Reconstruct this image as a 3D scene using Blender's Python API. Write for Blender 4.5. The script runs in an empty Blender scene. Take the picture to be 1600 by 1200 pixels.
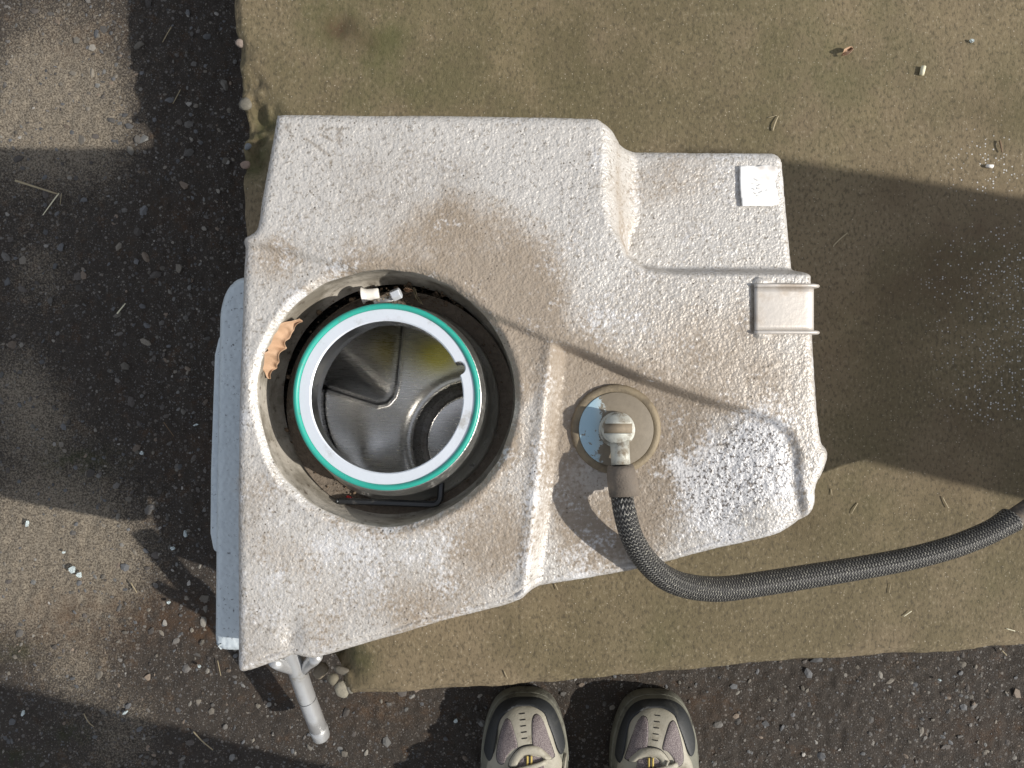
import bpy, bmesh, math, random
import numpy as np
from mathutils import Vector, Matrix

R = math.radians
S = bpy.context.scene
COL = S.collection
rng = np.random.default_rng(7)
random.seed(7)

# ------------------------------------------------------------------ camera, sky, sun, exposure
HC = 0.92                                   # camera height above the asphalt
SC = 0.844                                  # plan size of the tank's round parts
KP = 2 * math.tan(R(37)) / 1600             # metres per photo pixel per metre of distance
cam = bpy.data.objects.new('camera', bpy.data.cameras.new('camera'))
COL.objects.link(cam)
cam.location = (0, 0, HC)
cam.data.sensor_fit = 'HORIZONTAL'
cam.data.angle = R(74)
cam.data.clip_start = 0.01
cam.data.clip_end = 400
S.camera = cam

SUN_EL = R(35.2)
SX, SY = 1.0, -0.20                         # horizontal direction towards the sun
_n = math.hypot(SX, SY)
sun_dir = Vector((SX / _n * math.cos(SUN_EL), SY / _n * math.cos(SUN_EL), math.sin(SUN_EL)))
world = bpy.data.worlds.new('World'); S.world = world; world.use_nodes = True
wn = world.node_tree
sky = wn.nodes.new('ShaderNodeTexSky'); sky.sky_type = 'NISHITA'; sky.sun_disc = False
sky.sun_elevation = SUN_EL
sky.sun_rotation = math.atan2(sun_dir.x, sun_dir.y)
hsv = wn.nodes.new('ShaderNodeHueSaturation'); hsv.inputs['Saturation'].default_value = 0.42   # sky blue toned down so the shade turns neutral
wn.links.new(sky.outputs[0], hsv.inputs['Color'])
sky_fill = wn.nodes.new('ShaderNodeMix'); sky_fill.data_type = 'RGBA'; sky_fill.inputs[0].default_value = 0.45  # even grey added to the sky to brighten the tank interior
wn.links.new(hsv.outputs[0], sky_fill.inputs[6]); sky_fill.inputs[7].default_value = (2.25, 2.27, 2.35, 1)
wn.links.new(sky_fill.outputs[2], wn.nodes['Background'].inputs['Color'])
wn.nodes['Background'].inputs['Strength'].default_value = 0.15
sl = bpy.data.lights.new('sun', 'SUN'); sl.energy = 3.9; sl.angle = R(0.8); sl.color = (1.0, 0.94, 0.85)
sun = bpy.data.objects.new('sun', sl); COL.objects.link(sun)
sun.rotation_euler = sun_dir.to_track_quat('Z', 'Y').to_euler()
sun.location = sun_dir * 6
S.view_settings.view_transform = 'Standard'
S.view_settings.look = 'None'
S.view_settings.gamma = 1
S.view_settings.exposure = 0.35
S.render.engine = 'CYCLES'
S.cycles.max_bounces = 10

# ------------------------------------------------------------------ helpers
def W(px, py, z):
    "photo pixel + height -> world point"
    d = KP * (HC - z)
    return ((px - 800) * d, (600 - py) * d, z)

def sst(e0, e1, x):
    t = np.clip((x - e0) / (e1 - e0), 0, 1)
    return t * t * (3 - 2 * t)

def _hash(ix, iy, seed):
    h = (ix.astype(np.int64) * 374761393 + iy.astype(np.int64) * 668265263 + seed * 974634533) & 0x7fffffff
    h = ((h ^ (h >> 13)) * 1274126177) & 0x7fffffff
    h = (h ^ (h >> 16)) & 0xffffff
    return h / float(0xffffff)

def vnoise(x, y, size, seed=0):
    "smooth value noise, 0..1"
    x = np.asarray(x) / size + 1000.0; y = np.asarray(y) / size + 1000.0
    ix = np.floor(x); iy = np.floor(y)
    fx = x - ix; fy = y - iy
    fx = fx * fx * (3 - 2 * fx); fy = fy * fy * (3 - 2 * fy)
    a = _hash(ix, iy, seed); b = _hash(ix + 1, iy, seed)
    c = _hash(ix, iy + 1, seed); d = _hash(ix + 1, iy + 1, seed)
    return (a * (1 - fx) + b * fx) * (1 - fy) + (c * (1 - fx) + d * fx) * fy

def fbm(x, y, size, seed=0, octv=4):
    t = 0; amp = 1; tot = 0
    for i in range(octv):
        t = t + amp * vnoise(x, y, size / 2 ** i, seed + 17 * i); tot += amp; amp *= 0.5
    return t / tot

def sdpoly(x, y, poly):
    "signed distance to a closed polygon, negative inside"
    P = np.asarray(poly, float); n = len(P)
    d2 = np.full(x.shape, 1e9); ins = np.zeros(x.shape, bool)
    for i in range(n):
        ax, ay = P[i][:2]; bx, by = P[(i + 1) % n][:2]
        ex, ey = bx - ax, by - ay
        wx, wy = x - ax, y - ay
        t = np.clip((wx * ex + wy * ey) / (ex * ex + ey * ey + 1e-18), 0, 1)
        dx, dy = wx - t * ex, wy - t * ey
        d2 = np.minimum(d2, dx * dx + dy * dy)
        if ay != by:
            c = ((ay > y) != (by > y)) & (x < (bx - ax) * (y - ay) / (by - ay) + ax)
            ins ^= c
    d = np.sqrt(d2)
    return np.where(ins, -d, d)

def catmull(pts, n=6, closed=True):
    P = [Vector(p) for p in pts]; out = []
    m = len(P)
    for i in range(m if closed else m - 1):
        p0 = P[(i - 1) % m] if closed or i > 0 else P[0]
        p1 = P[i]; p2 = P[(i + 1) % m]
        p3 = P[(i + 2) % m] if closed or i + 2 < m else P[-1]
        for k in range(n):
            t = k / n
            out.append(0.5 * ((2 * p1) + (p2 - p0) * t + (2 * p0 - 5 * p1 + 4 * p2 - p3) * t * t
                              + (3 * p1 - p0 - 3 * p2 + p3) * t ** 3))
    if not closed: out.append(P[-1])
    return out

def tag(o, label=None, cat=None, group=None, kind=None):
    if label: o['label'] = label
    if cat: o['category'] = cat
    if group: o['group'] = group
    if kind: o['kind'] = kind
    return o

def empty(name, loc, label, cat, group=None):
    o = bpy.data.objects.new(name, None); COL.objects.link(o)
    o.location = loc; o.empty_display_size = 0.05
    return tag(o, label, cat, group)

def link(name, me, mats, parent=None, smooth=True):
    o = bpy.data.objects.new(name, me); COL.objects.link(o)
    for m in (mats if isinstance(mats, (list, tuple)) else [mats]): me.materials.append(m)
    if smooth: me.polygons.foreach_set('use_smooth', [True] * len(me.polygons))
    if parent is not None:
        o.parent = parent
        o.matrix_parent_inverse = Matrix.Translation(-parent.location) if parent.type == 'EMPTY' else Matrix.Identity(4)
    return o

def pymesh(name, V, F):
    me = bpy.data.meshes.new(name); me.from_pydata([tuple(v) for v in V], [], [tuple(f) for f in F]); me.update()
    return me

def attr_col(me, name, arr):
    a = me.color_attributes.new(name, 'FLOAT_COLOR', 'POINT')
    full = np.ones((len(me.vertices), 4), np.float32); full[:, :arr.shape[1]] = arr
    a.data.foreach_set('color', full.ravel())

def lathe(name, prof, mats, parent, c0, c1=None, seg=96, midx=None, wob=None, closed=True, zr=None):
    "profile of (r, z) swept about an axis; the axis leans from c0 (at lowest z) to c1 (at highest z)"
    c1 = c1 or c0
    zs = [p[1] for p in prof]; zr = zr or (min(zs), max(zs)); z0, z1 = zr
    V = []; F = []; mi = []
    for j, (r, z) in enumerate(prof):
        t = (z - z0) / (z1 - z0) if z1 > z0 else 0
        cx = c0[0] + (c1[0] - c0[0]) * t; cy = c0[1] + (c1[1] - c0[1]) * t
        for i in range(seg):
            a = 2 * math.pi * i / seg
            rr = r + (wob(a, j) if wob else 0)
            V.append((cx + rr * math.cos(a), cy + rr * math.sin(a), z))
    for j in range(len(prof) - 1):
        for i in range(seg):
            k = (i + 1) % seg
            F.append((j * seg + i, j * seg + k, (j + 1) * seg + k, (j + 1) * seg + i))
            mi.append(midx[j] if midx else 0)
    me = pymesh(name, V, F)
    if midx: me.polygons.foreach_set('material_index', mi)
    return link(name, me, mats, parent)

def tube(name, pts, rad, mats, parent=None, seg=20, caps=True, uv=False, smooth=True, flat=1.0, twist=0.0):
    "round bar along points; rad is one radius or one per point"
    pts = [Vector(p) for p in pts]; n = len(pts)
    rad = rad if hasattr(rad, '__len__') else [rad] * n
    V = []; F = []
    up = None; L = [0]
    for i in range(1, n): L.append(L[-1] + (pts[i] - pts[i - 1]).length)
    for i, p in enumerate(pts):
        t = (pts[min(i + 1, n - 1)] - pts[max(i - 1, 0)]).normalized()
        if up is None:
            up = Vector((0, 0, 1)) if abs(t.z) < 0.9 else Vector((0, 1, 0))
        s = t.cross(up).normalized(); up = s.cross(t).normalized()
        for k in range(seg):
            a = 2 * math.pi * k / seg + twist
            V.append(p + s * (rad[i] * math.cos(a)) + up * (rad[i] * flat * math.sin(a)))
    for i in range(n - 1):
        for k in range(seg):
            q = (k + 1) % seg
            F.append((i * seg + k, i * seg + q, (i + 1) * seg + q, (i + 1) * seg + k))
    if caps:
        F.append(tuple(range(seg - 1, -1, -1))); F.append(tuple((n - 1) * seg + k for k in range(seg)))
    me = pymesh(name, V, F)
    if uv:
        u = me.uv_layers.new(name='UVMap')
        for fi in range((n - 1) * seg):
            i, k = divmod(fi, seg)
            f = me.polygons[fi]
            vals = [(L[i], k / seg), (L[i], (k + 1) / seg), (L[i + 1], (k + 1) / seg), (L[i + 1], k / seg)]
            for li, vv in zip(f.loop_indices, vals): u.data[li].uv = vv
    return link(name, me, mats, parent, smooth)

def prism(name, poly, z0, z1, mats, parent=None, bevel=0.0, segs=3, smooth=True):
    "closed outline (xy or xyz) given a thickness"
    bm = bmesh.new()
    vs = [bm.verts.new((p[0], p[1], z0)) for p in poly]
    f = bm.faces.new(vs)
    r = bmesh.ops.extrude_face_region(bm, geom=[f])
    for v in r['geom']:
        if isinstance(v, bmesh.types.BMVert): v.co.z = z1
    bmesh.ops.recalc_face_normals(bm, faces=bm.faces)
    if bevel:
        bmesh.ops.bevel(bm, geom=list(bm.edges), offset=bevel, segments=segs, affect='EDGES', profile=0.5)
    me = bpy.data.meshes.new(name); bm.to_mesh(me); bm.free()
    return link(name, me, mats, parent, smooth)

def rbox(name, cx, cy, cz, sx, sy, sz, mats, parent=None, bevel=0.002, rot=0.0):
    c, s = math.cos(rot), math.sin(rot)
    poly = [(cx + c * a * sx / 2 - s * b * sy / 2, cy + s * a * sx / 2 + c * b * sy / 2) for a, b in ((-1, -1), (1, -1), (1, 1), (-1, 1))]
    return prism(name, poly, cz - sz / 2, cz + sz / 2, mats, parent, bevel)

def field_mesh(xs, ys, sdf, zf, cell):
    """height field inside sdf<0 whose border is pulled onto the outline.
    Returns vertex array, quads, ordered border loops."""
    X, Y = np.meshgrid(xs, ys)
    sd = sdf(X, Y)
    keep = sd < 0.5 * cell
    q = keep[:-1, :-1] & keep[1:, :-1] & keep[1:, 1:] & keep[:-1, 1:]
    used = np.zeros_like(keep)
    used[:-1, :-1] |= q; used[1:, :-1] |= q; used[1:, 1:] |= q; used[:-1, 1:] |= q
    idx = -np.ones(X.shape, int); idx[used] = np.arange(used.sum())
    Fq = np.stack([idx[:-1, :-1][q], idx[:-1, 1:][q], idx[1:, 1:][q], idx[1:, :-1][q]], 1)
    vx = X[used].copy(); vy = Y[used].copy()
    E = np.concatenate([Fq[:, [0, 1]], Fq[:, [1, 2]], Fq[:, [2, 3]], Fq[:, [3, 0]]])
    key = E[:, 0].astype(np.int64) * (len(vx) + 1) + E[:, 1]
    rev = E[:, 1].astype(np.int64) * (len(vx) + 1) + E[:, 0]
    bd = E[~np.isin(key, rev)]
    nxt = {}
    for a, b in bd: nxt.setdefault(int(a), []).append(int(b))
    loops = []
    while nxt:
        a = next(iter(nxt)); loop = [a]; cur = a
        while True:
            lst = nxt.get(cur)
            if not lst: break
            b = lst.pop()
            if not lst: del nxt[cur]
            if b == a: break
            loop.append(b); cur = b
        loops.append(loop)
    b = np.array(sorted({i for l in loops for i in l}))
    for _ in range(4):
        e = cell * 0.2
        s0 = sdf(vx[b], vy[b])
        gx = (sdf(vx[b] + e, vy[b]) - sdf(vx[b] - e, vy[b])) / (2 * e)
        gy = (sdf(vx[b], vy[b] + e) - sdf(vx[b], vy[b] - e)) / (2 * e)
        g = np.maximum(np.hypot(gx, gy), 0.3)
        st = np.clip(-s0 / g, -1.2 * cell, 1.2 * cell) * 0.85
        vx[b] += st * gx / g; vy[b] += st * gy / g
    vz = zf(vx, vy)
    return np.stack([vx, vy, vz], 1), Fq, loops

# ------------------------------------------------------------------ material kit
class NB:
    def __init__(s, name):
        s.m = bpy.data.materials.new(name); s.m.use_nodes = True
        s.t = s.m.node_tree; s.p = s.t.nodes['Principled BSDF']
        s.tc = s.t.nodes.new('ShaderNodeTexCoord')
    def n(s, typ, ins=None, **kw):
        nd = s.t.nodes.new(typ)
        for k, v in kw.items(): setattr(nd, k, v)
        for k, v in (ins or {}).items(): s.set(nd.inputs[k], v)
        return nd
    def set(s, sock, v):
        if isinstance(v, bpy.types.NodeSocket): s.t.links.new(v, sock)
        elif isinstance(v, (tuple, list)) and len(v) == 3 and sock.type == 'RGBA': sock.default_value = (*v, 1)
        else: sock.default_value = v
    def noise(s, scale, detail=4, rough=0.55, vec=None, dist=0.0):
        return s.n('ShaderNodeTexNoise', {'Vector': vec or s.tc.outputs['Object'], 'Scale': scale, 'Detail': detail, 'Roughness': rough, 'Distortion': dist}).outputs['Fac']
    def voro(s, scale, feat='F1', out='Distance', vec=None, rnd=1.0):
        return s.n('ShaderNodeTexVoronoi', {'Vector': vec or s.tc.outputs['Object'], 'Scale': scale, 'Randomness': rnd}, feature=feat).outputs[out]
    def ramp(s, fac, stops):
        r = s.n('ShaderNodeValToRGB', {'Fac': fac}); e = r.color_ramp.elements
        while len(e) < len(stops): e.new(0.5)
        for el, (p, c) in zip(e, stops):
            el.position = p; el.color = (*c, 1) if len(c) == 3 else c
        return r.outputs['Color']
    def step(s, v, a, b):
        return s.n('ShaderNodeMapRange', {'Value': v, 'From Min': a, 'From Max': b}, clamp=True, interpolation_type='SMOOTHSTEP').outputs['Result']
    def mix(s, f, a, b):
        m = s.n('ShaderNodeMix', data_type='RGBA')
        s.set(m.inputs[0], f); s.set(m.inputs[6], a); s.set(m.inputs[7], b)
        return m.outputs[2]
    def math(s, op, a, b=0.0, clamp=False):
        return s.n('ShaderNodeMath', {0: a, 1: b}, operation=op, use_clamp=clamp).outputs[0]
    def attr(s, name):
        a = s.n('ShaderNodeAttribute', attribute_name=name)
        sep = s.n('ShaderNodeSeparateColor', {'Color': a.outputs['Color']})
        return sep.outputs[0], sep.outputs[1], sep.outputs[2], a.outputs['Color']
    def bump(s, h, dist, strength=1.0, prev=None):
        b = s.n('ShaderNodeBump', {'Height': h, 'Distance': dist, 'Strength': strength})
        if prev is not None: s.t.links.new(prev, b.inputs['Normal'])
        return b.outputs['Normal']
    def out(s, **kw):
        names = {'col': 'Base Color', 'rough': 'Roughness', 'metal': 'Metallic', 'normal': 'Normal', 'spec': 'Specular IOR Level',
                 'trans': 'Transmission Weight', 'alpha': 'Alpha', 'sheen': 'Sheen Weight', 'coat': 'Coat Weight', 'ior': 'IOR', 'aniso': 'Anisotropic'}
        for k, v in kw.items(): s.set(s.p.inputs[names[k]], v)
        return s.m

def plain(name, col, rough=0.5, metal=0.0, var=0.25, scale=60, bump=0.0, dirt=None, dirt_amt=0.5, spec=0.5):
    "base colour with uneven wear, dirt and a slightly rough surface"
    b = NB(name)
    f = b.noise(scale, 5)
    c = b.mix(f, tuple(x * (1 - var) for x in col), tuple(min(1, x * (1 + var)) for x in col))
    r = rough
    if dirt:
        d = b.step(b.noise(scale * 0.6, 6, 0.65), 0.62 - 0.35 * dirt_amt, 0.82 - 0.35 * dirt_amt)
        c = b.mix(d, c, dirt)
        r = b.math('ADD', b.math('MULTIPLY', d, 0.3), rough, True)
    kw = dict(col=c, rough=r, metal=metal, spec=spec)
    if bump: kw['normal'] = b.bump(b.noise(scale * 8, 4), bump)
    return b.out(**kw)

M = {}
# sprayed silver foam shell
b = NB('silver_foam')
dr, dw, ds, _ = b.attr('mask')
n1 = b.noise(42, 6, 0.62); n2 = b.noise(9, 5, 0.6); nf = b.noise(320, 3, 0.6); grain = b.noise(620, 2, 0.5)
base = b.mix(n2, (0.49, 0.471, 0.444), (0.57, 0.552, 0.528))
n4 = b.noise(6.5, 7, 0.68)
base = b.mix(b.math('MULTIPLY', b.step(n4, 0.45, 0.62), 0.6), base, (0.355, 0.318, 0.275))
n5 = b.noise(26, 6, 0.72)
base = b.mix(b.math('MULTIPLY', b.step(n5, 0.56, 0.74), 0.35), base, (0.30, 0.25, 0.20))
base = b.mix(b.step(nf, 0.46, 0.30), base, (0.29, 0.262, 0.228))
base = b.mix(b.math('MULTIPLY', b.step(nf, 0.58, 0.72), 0.8), base, (0.62, 0.60, 0.575))
dfac = b.math('ADD', b.math('MULTIPLY', dr, 1.0), b.math('SUBTRACT', b.math('MULTIPLY', n5, 2.2), 1.35))
dfac = b.math('ADD', dfac, b.math('MULTIPLY', b.math('SUBTRACT', nf, 0.5), -1.7))
dfac = b.step(dfac, 0.0, 0.80)
dfac = b.math('MULTIPLY', dfac, b.step(dr, 0.02, 0.35))
soft = b.math('MULTIPLY', b.step(b.math('ADD', dr, b.math('MULTIPLY', b.math('SUBTRACT', n4, 0.5), 1.2)), 0.05, 0.9), 0.74)
base = b.mix(soft, base, (0.350, 0.295, 0.238))
col = b.mix(b.math('MULTIPLY', dfac, 0.6), base, (0.215, 0.168, 0.120))
wf = b.math('ADD', dw, b.math('MULTIPLY', b.math('SUBTRACT', nf, 0.5), 2.0))
wf = b.math('ADD', wf, b.math('MULTIPLY', b.math('SUBTRACT', n5, 0.5), 3.0))
wf = b.math('MULTIPLY', b.step(wf, 0.25, 1.05), 0.9)
col = b.mix(wf, col, (0.66, 0.66, 0.67))
pd = b.math('MULTIPLY', b.step(b.noise(420, 3, 0.6), 0.475, 0.40), b.step(dw, 0.60, 0.95))
col = b.mix(pd, col, (0.17, 0.155, 0.145))
pit = b.math('MULTIPLY', b.step(b.voro(210), 0.20, 0.08), b.step(b.noise(30, 2), 0.50, 0.62))
col = b.mix(pit, col, (0.11, 0.09, 0.07))
col = b.mix(ds, col, (0.20, 0.16, 0.115))
nor = b.bump(b.noise(500, 3, 0.6), 0.0007, 1.0)
nor = b.bump(b.voro(520, 'SMOOTH_F1'), 0.0006, 0.8, nor)
M['foam'] = b.out(col=col, rough=b.mix(dfac, (0.42,) * 3, (0.75,) * 3), metal=b.math('MULTIPLY', b.math('SUBTRACT', 1.0, dfac), 0.22), normal=nor, spec=0.4)
# bare moulded side panel
b = NB('panel_foam')
n1 = b.noise(300, 4, 0.7)
c = b.mix(b.noise(18, 5), (0.46, 0.53, 0.58), (0.60, 0.66, 0.70))
c = b.mix(b.step(n1, 0.40, 0.30), c, (0.12, 0.13, 0.14))
c = b.mix(b.step(b.noise(9, 6, 0.7), 0.58, 0.75), c, (0.42, 0.33, 0.22))
M['panel'] = b.out(col=c, rough=0.5, metal=0.2, normal=b.bump(b.voro(260, 'SMOOTH_F1'), 0.0010))
# grimy lining of the well
b = NB('well_lining')
n1 = b.noise(22, 6, 0.65); n2 = b.noise(160, 4, 0.6)
c = b.mix(b.step(n1, 0.40, 0.62), (0.21, 0.19, 0.155), (0.42, 0.39, 0.34))
c = b.mix(b.step(n2, 0.55, 0.75), c, (0.10, 0.08, 0.06))
M['lining'] = b.out(col=c, rough=0.7, normal=b.bump(n2, 0.0008))
b = NB('well_floor_grime')
n1 = b.noise(28, 6, 0.7); n2 = b.noise(260, 4, 0.6)
c = b.mix(n2, (0.065, 0.052, 0.040), (0.20, 0.162, 0.125))
c = b.mix(b.step(n1, 0.60, 0.74), c, (0.30, 0.29, 0.27))
M['wellfloor'] = b.out(col=c, rough=0.85, normal=b.bump(n2, 0.002))
# metals
def metal(name, col, rough, wear=None, amt=0.3, brushed=None, bumpd=0.0):
    b = NB(name)
    n1 = b.noise(35, 5, 0.6)
    rr = b.math('ADD', b.math('MULTIPLY', b.math('SUBTRACT', n1, 0.5), 0.25), rough, True)
    c = b.mix(n1, tuple(x * 0.86 for x in col), col)
    mt = 1.0
    if wear:
        w = b.step(b.noise(70, 6, 0.7), 0.70 - 0.4 * amt, 0.80 - 0.4 * amt)
        c = b.mix(w, c, wear); mt = b.math('SUBTRACT', 1.0, b.math('MULTIPLY', w, 0.85)); rr = b.mix(w, rr, (0.8,) * 3)
    kw = dict(col=c, rough=rr, metal=mt)
    if brushed:
        mp = b.n('ShaderNodeMapping', {'Vector': b.tc.outputs['Object'], 'Scale': brushed, 'Rotation': (0, 0, 0.5)})
        kw['normal'] = b.bump(b.noise(1.0, 4, 0.7, mp.outputs[0]), 0.00012, 0.6)
    elif bumpd: kw['normal'] = b.bump(b.noise(300, 4), bumpd)
    return b.out(**kw)
b = NB('stainless_inside')
sr, sg, sb_, _ = b.attr('glow_and_marks')
n1 = b.noise(14, 4)
mp = b.n('ShaderNodeMapping', {'Vector': b.tc.outputs['Object'], 'Scale': (60, 900, 60), 'Rotation': (0, 0, 0.9)})
br = b.noise(1.0, 3, 0.7, mp.outputs[0])
c = b.mix(n1, (0.78, 0.77, 0.75), (0.88, 0.87, 0.85))
c = b.mix(sr, c, (0.60, 0.52, 0.13))  # mixes in the painted yellow glow
c = b.mix(b.math('MULTIPLY', sg, b.step(b.voro(420), 0.25, 0.12)), c, (0.85, 0.84, 0.80))
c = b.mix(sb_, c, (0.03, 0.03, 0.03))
M['steel_in'] = b.out(col=c, rough=b.math('ADD', 0.18, b.math('MULTIPLY', br, 0.20)), metal=1.0, normal=b.bump(br, 0.00008, 0.5))
M['ring'] = plain('zinc_ring', (0.74, 0.79, 0.86), 0.40, 0.35, 0.06, 60, 0.0001, (0.40, 0.40, 0.39), 0.22)
M['neck'] = metal('neck_steel', (0.66, 0.66, 0.64), 0.42, (0.085, 0.075, 0.06), 0.25, bumpd=0.0006)
M['neckin'] = metal('bare_neck_steel', (0.55, 0.55, 0.54), 0.25)
M['alu'] = plain('tube_aluminium', (0.54, 0.545, 0.55), 0.34, 0.6, 0.12, 60, 0.0002, (0.30, 0.28, 0.24), 0.2)
M['clip'] = plain('clip_painted_metal', (0.56, 0.525, 0.485), 0.42, 0.3, 0.12, 30, 0.0002, (0.36, 0.30, 0.24), 0.35)
M['brass'] = plain('dull_brass', (0.235, 0.190, 0.125), 0.65, 0.2, 0.25, 70, 0.0003, (0.17, 0.14, 0.10), 0.45)
b = NB('flaking_blue_plate')
n1 = b.noise(75, 7, 0.75); n2 = b.noise(260, 4)
sx = b.n('ShaderNodeSeparateXYZ', {'Vector': b.tc.outputs['Object']}).outputs[0]
x0 = (963 - 800) * KP * (HC - .38)
side = b.math('MULTIPLY', b.math('SUBTRACT', x0 - 0.009, sx), 30.0)
c = b.mix(n2, (0.155, 0.130, 0.095), (0.235, 0.20, 0.15))
c = b.mix(b.step(b.math('ADD', n1, b.math('MINIMUM', side, 0.16)), 0.535, 0.575), c, b.mix(b.step(side, -0.2, 0.3), (0.52, 0.54, 0.50), (0.34, 0.50, 0.60)))
M['plate'] = b.out(col=c, rough=0.6, normal=b.bump(n1, 0.0004))
M['knob'] = plain('pale_oxidised_alloy', (0.46, 0.465, 0.42), 0.55, 0.3, 0.15, 120, 0.0003, (0.20, 0.165, 0.12), 0.42)
M['slot'] = plain('slot_grime', (0.22, 0.18, 0.13), 0.8, 0, 0.3, 300)
b = NB('teal_seal_rubber')
n1 = b.noise(60, 4); spk = b.voro(900)
c = b.mix(n1, (0.015, 0.30, 0.235), (0.03, 0.37, 0.30))
c = b.mix(b.math('MULTIPLY', b.step(spk, 0.16, 0.08), b.step(b.noise(40, 2), 0.45, 0.6)), c, (0.35, 0.42, 0.38))
c = b.mix(b.math('MULTIPLY', b.step(b.noise(55, 7, 0.75), 0.56, 0.68), 0.55), c, (0.10, 0.12, 0.09))
M['seal'] = b.out(col=c, rough=0.42)
M['dark_rubber'] = plain('dark_rubber', (0.05, 0.045, 0.042), 0.6, 0, 0.3, 90, 0.0004, (0.16, 0.13, 0.10), 0.4)
M['boot'] = plain('dusty_rubber_boot', (0.135, 0.112, 0.090), 0.75, 0, 0.3, 80, 0.0006, (0.22, 0.18, 0.14), 0.4)
# woven sleeve
b = NB('woven_sleeve')
uvs = b.n('ShaderNodeSeparateXYZ', {'Vector': b.tc.outputs['UV']})
u = b.math('MULTIPLY', uvs.outputs[0], 2 * math.pi * 320.0); v = b.math('MULTIPLY', uvs.outputs[1], 2 * math.pi * 18.0)
A = b.math('ADD', u, v); B = b.math('SUBTRACT', u, v)
sA = b.math('SINE', A); sB = b.math('SINE', B)
sel = b.step(b.math('SINE', b.math('MULTIPLY', v, 1.0)), -0.1, 0.1)
h = b.mix(sel, sA, sB)
h01 = b.math('ADD', b.math('MULTIPLY', h, 0.5), 0.5)
c = b.mix(b.step(h01, 0.45, 0.95), (0.009, 0.009, 0.0095), (0.095, 0.093, 0.088))
c = b.mix(b.math('MULTIPLY', b.step(b.noise(700, 2), 0.55, 0.62), b.step(h01, 0.7, 0.95)), c, (0.40, 0.39, 0.33))
M['sleeve'] = b.out(col=c, rough=0.42, normal=b.bump(h01, 0.0009, 1.0), spec=0.55)
M['hexkey'] = metal('black_steel', (0.10, 0.105, 0.11), 0.40, (0.05, 0.045, 0.04), 0.35)
M['white_plastic'] = plain('white_plastic', (0.78, 0.76, 0.72), 0.4, 0, 0.08, 90)
b = NB('dry_leaf')
c = b.mix(b.noise(70, 5), (0.30, 0.18, 0.105), (0.56, 0.38, 0.25))
M['leaf'] = b.out(col=c, rough=0.75, normal=b.bump(b.noise(220, 4), 0.0008))
b = NB('paper_label')
n1 = b.noise(70, 4)
c = b.mix(b.step(n1, 0.55, 0.75), (0.86, 0.86, 0.85), (0.72, 0.69, 0.65))
dr, dw, ds, _ = b.attr('mask')
c = b.mix(dr, c, (0.50, 0.45, 0.41))
M['paper'] = b.out(col=c, rough=0.5)
M['ink'] = plain('faded_ink', (0.62, 0.61, 0.60), 0.6, 0, 0.1, 300)
# slab
b = NB('concrete_paving')
g, w_, r_, _ = b.attr('mask')
mp = b.n('ShaderNodeMapping', {'Vector': b.tc.outputs['Object'], 'Scale': (1.0, 0.6, 1.0)})
n0 = b.noise(4, 5, 0.6); n1 = b.noise(22, 6, 0.65); n2 = b.noise(300, 4, 0.65, mp.outputs[0]); n3 = b.noise(800, 2)
c = b.mix(n1, (0.140, 0.109, 0.067), (0.222, 0.177, 0.114))
c = b.mix(b.step(n0, 0.46, 0.60), c, b.mix(n1, (0.115, 0.093, 0.053), (0.168, 0.138, 0.083)))
c = b.mix(b.math('MULTIPLY', b.step(b.noise(9, 7, 0.7), 0.50, 0.68), 0.6), c, (0.225, 0.178, 0.108))
c = b.mix(b.math('MULTIPLY', b.step(n2, 0.50, 0.36), 0.7), c, (0.075, 0.062, 0.042))
c = b.mix(b.math('MULTIPLY', b.step(n2, 0.56, 0.70), 0.6), c, (0.30, 0.255, 0.18))
spk = b.step(b.voro(230), 0.17, 0.09)
vc = b.voro(230, 'F1', 'Color')
sepv = b.n('ShaderNodeSeparateColor', {'Color': vc})
c = b.mix(b.math('MULTIPLY', spk, b.step(sepv.outputs[0], 0.45, 0.6)), c, b.mix(sepv.outputs[1], (0.24, 0.20, 0.13), (0.46, 0.41, 0.33)))
c = b.mix(b.math('MULTIPLY', g, b.step(n1, 0.25, 0.7)), c, (0.070, 0.075, 0.028))
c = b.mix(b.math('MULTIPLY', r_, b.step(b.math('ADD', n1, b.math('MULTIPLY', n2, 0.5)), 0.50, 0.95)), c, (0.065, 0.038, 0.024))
wv = b.n('ShaderNodeTexVoronoi', {'Vector': b.tc.outputs['Object'], 'Scale': 330.0})
wsep = b.n('ShaderNodeSeparateColor', {'Color': wv.outputs['Color']})
wsp = b.math('MULTIPLY', b.step(wv.outputs['Distance'], 0.34, 0.22), b.step(b.math('ADD', w_, b.math('MULTIPLY', b.math('SUBTRACT', n1, 0.5), 0.8)), wsep.outputs[0], b.math('ADD', wsep.outputs[0], 0.08)))
wsp = b.math('MULTIPLY', wsp, b.step(w_, 0.05, 0.25))
c = b.mix(wsp, c, (0.50, 0.50, 0.50))
nor = b.bump(n2, 0.0008, 0.7); nor = b.bump(n3, 0.0004, 0.8, nor)
M['slab'] = b.out(col=c, rough=0.88, normal=nor, spec=0.25)
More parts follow.
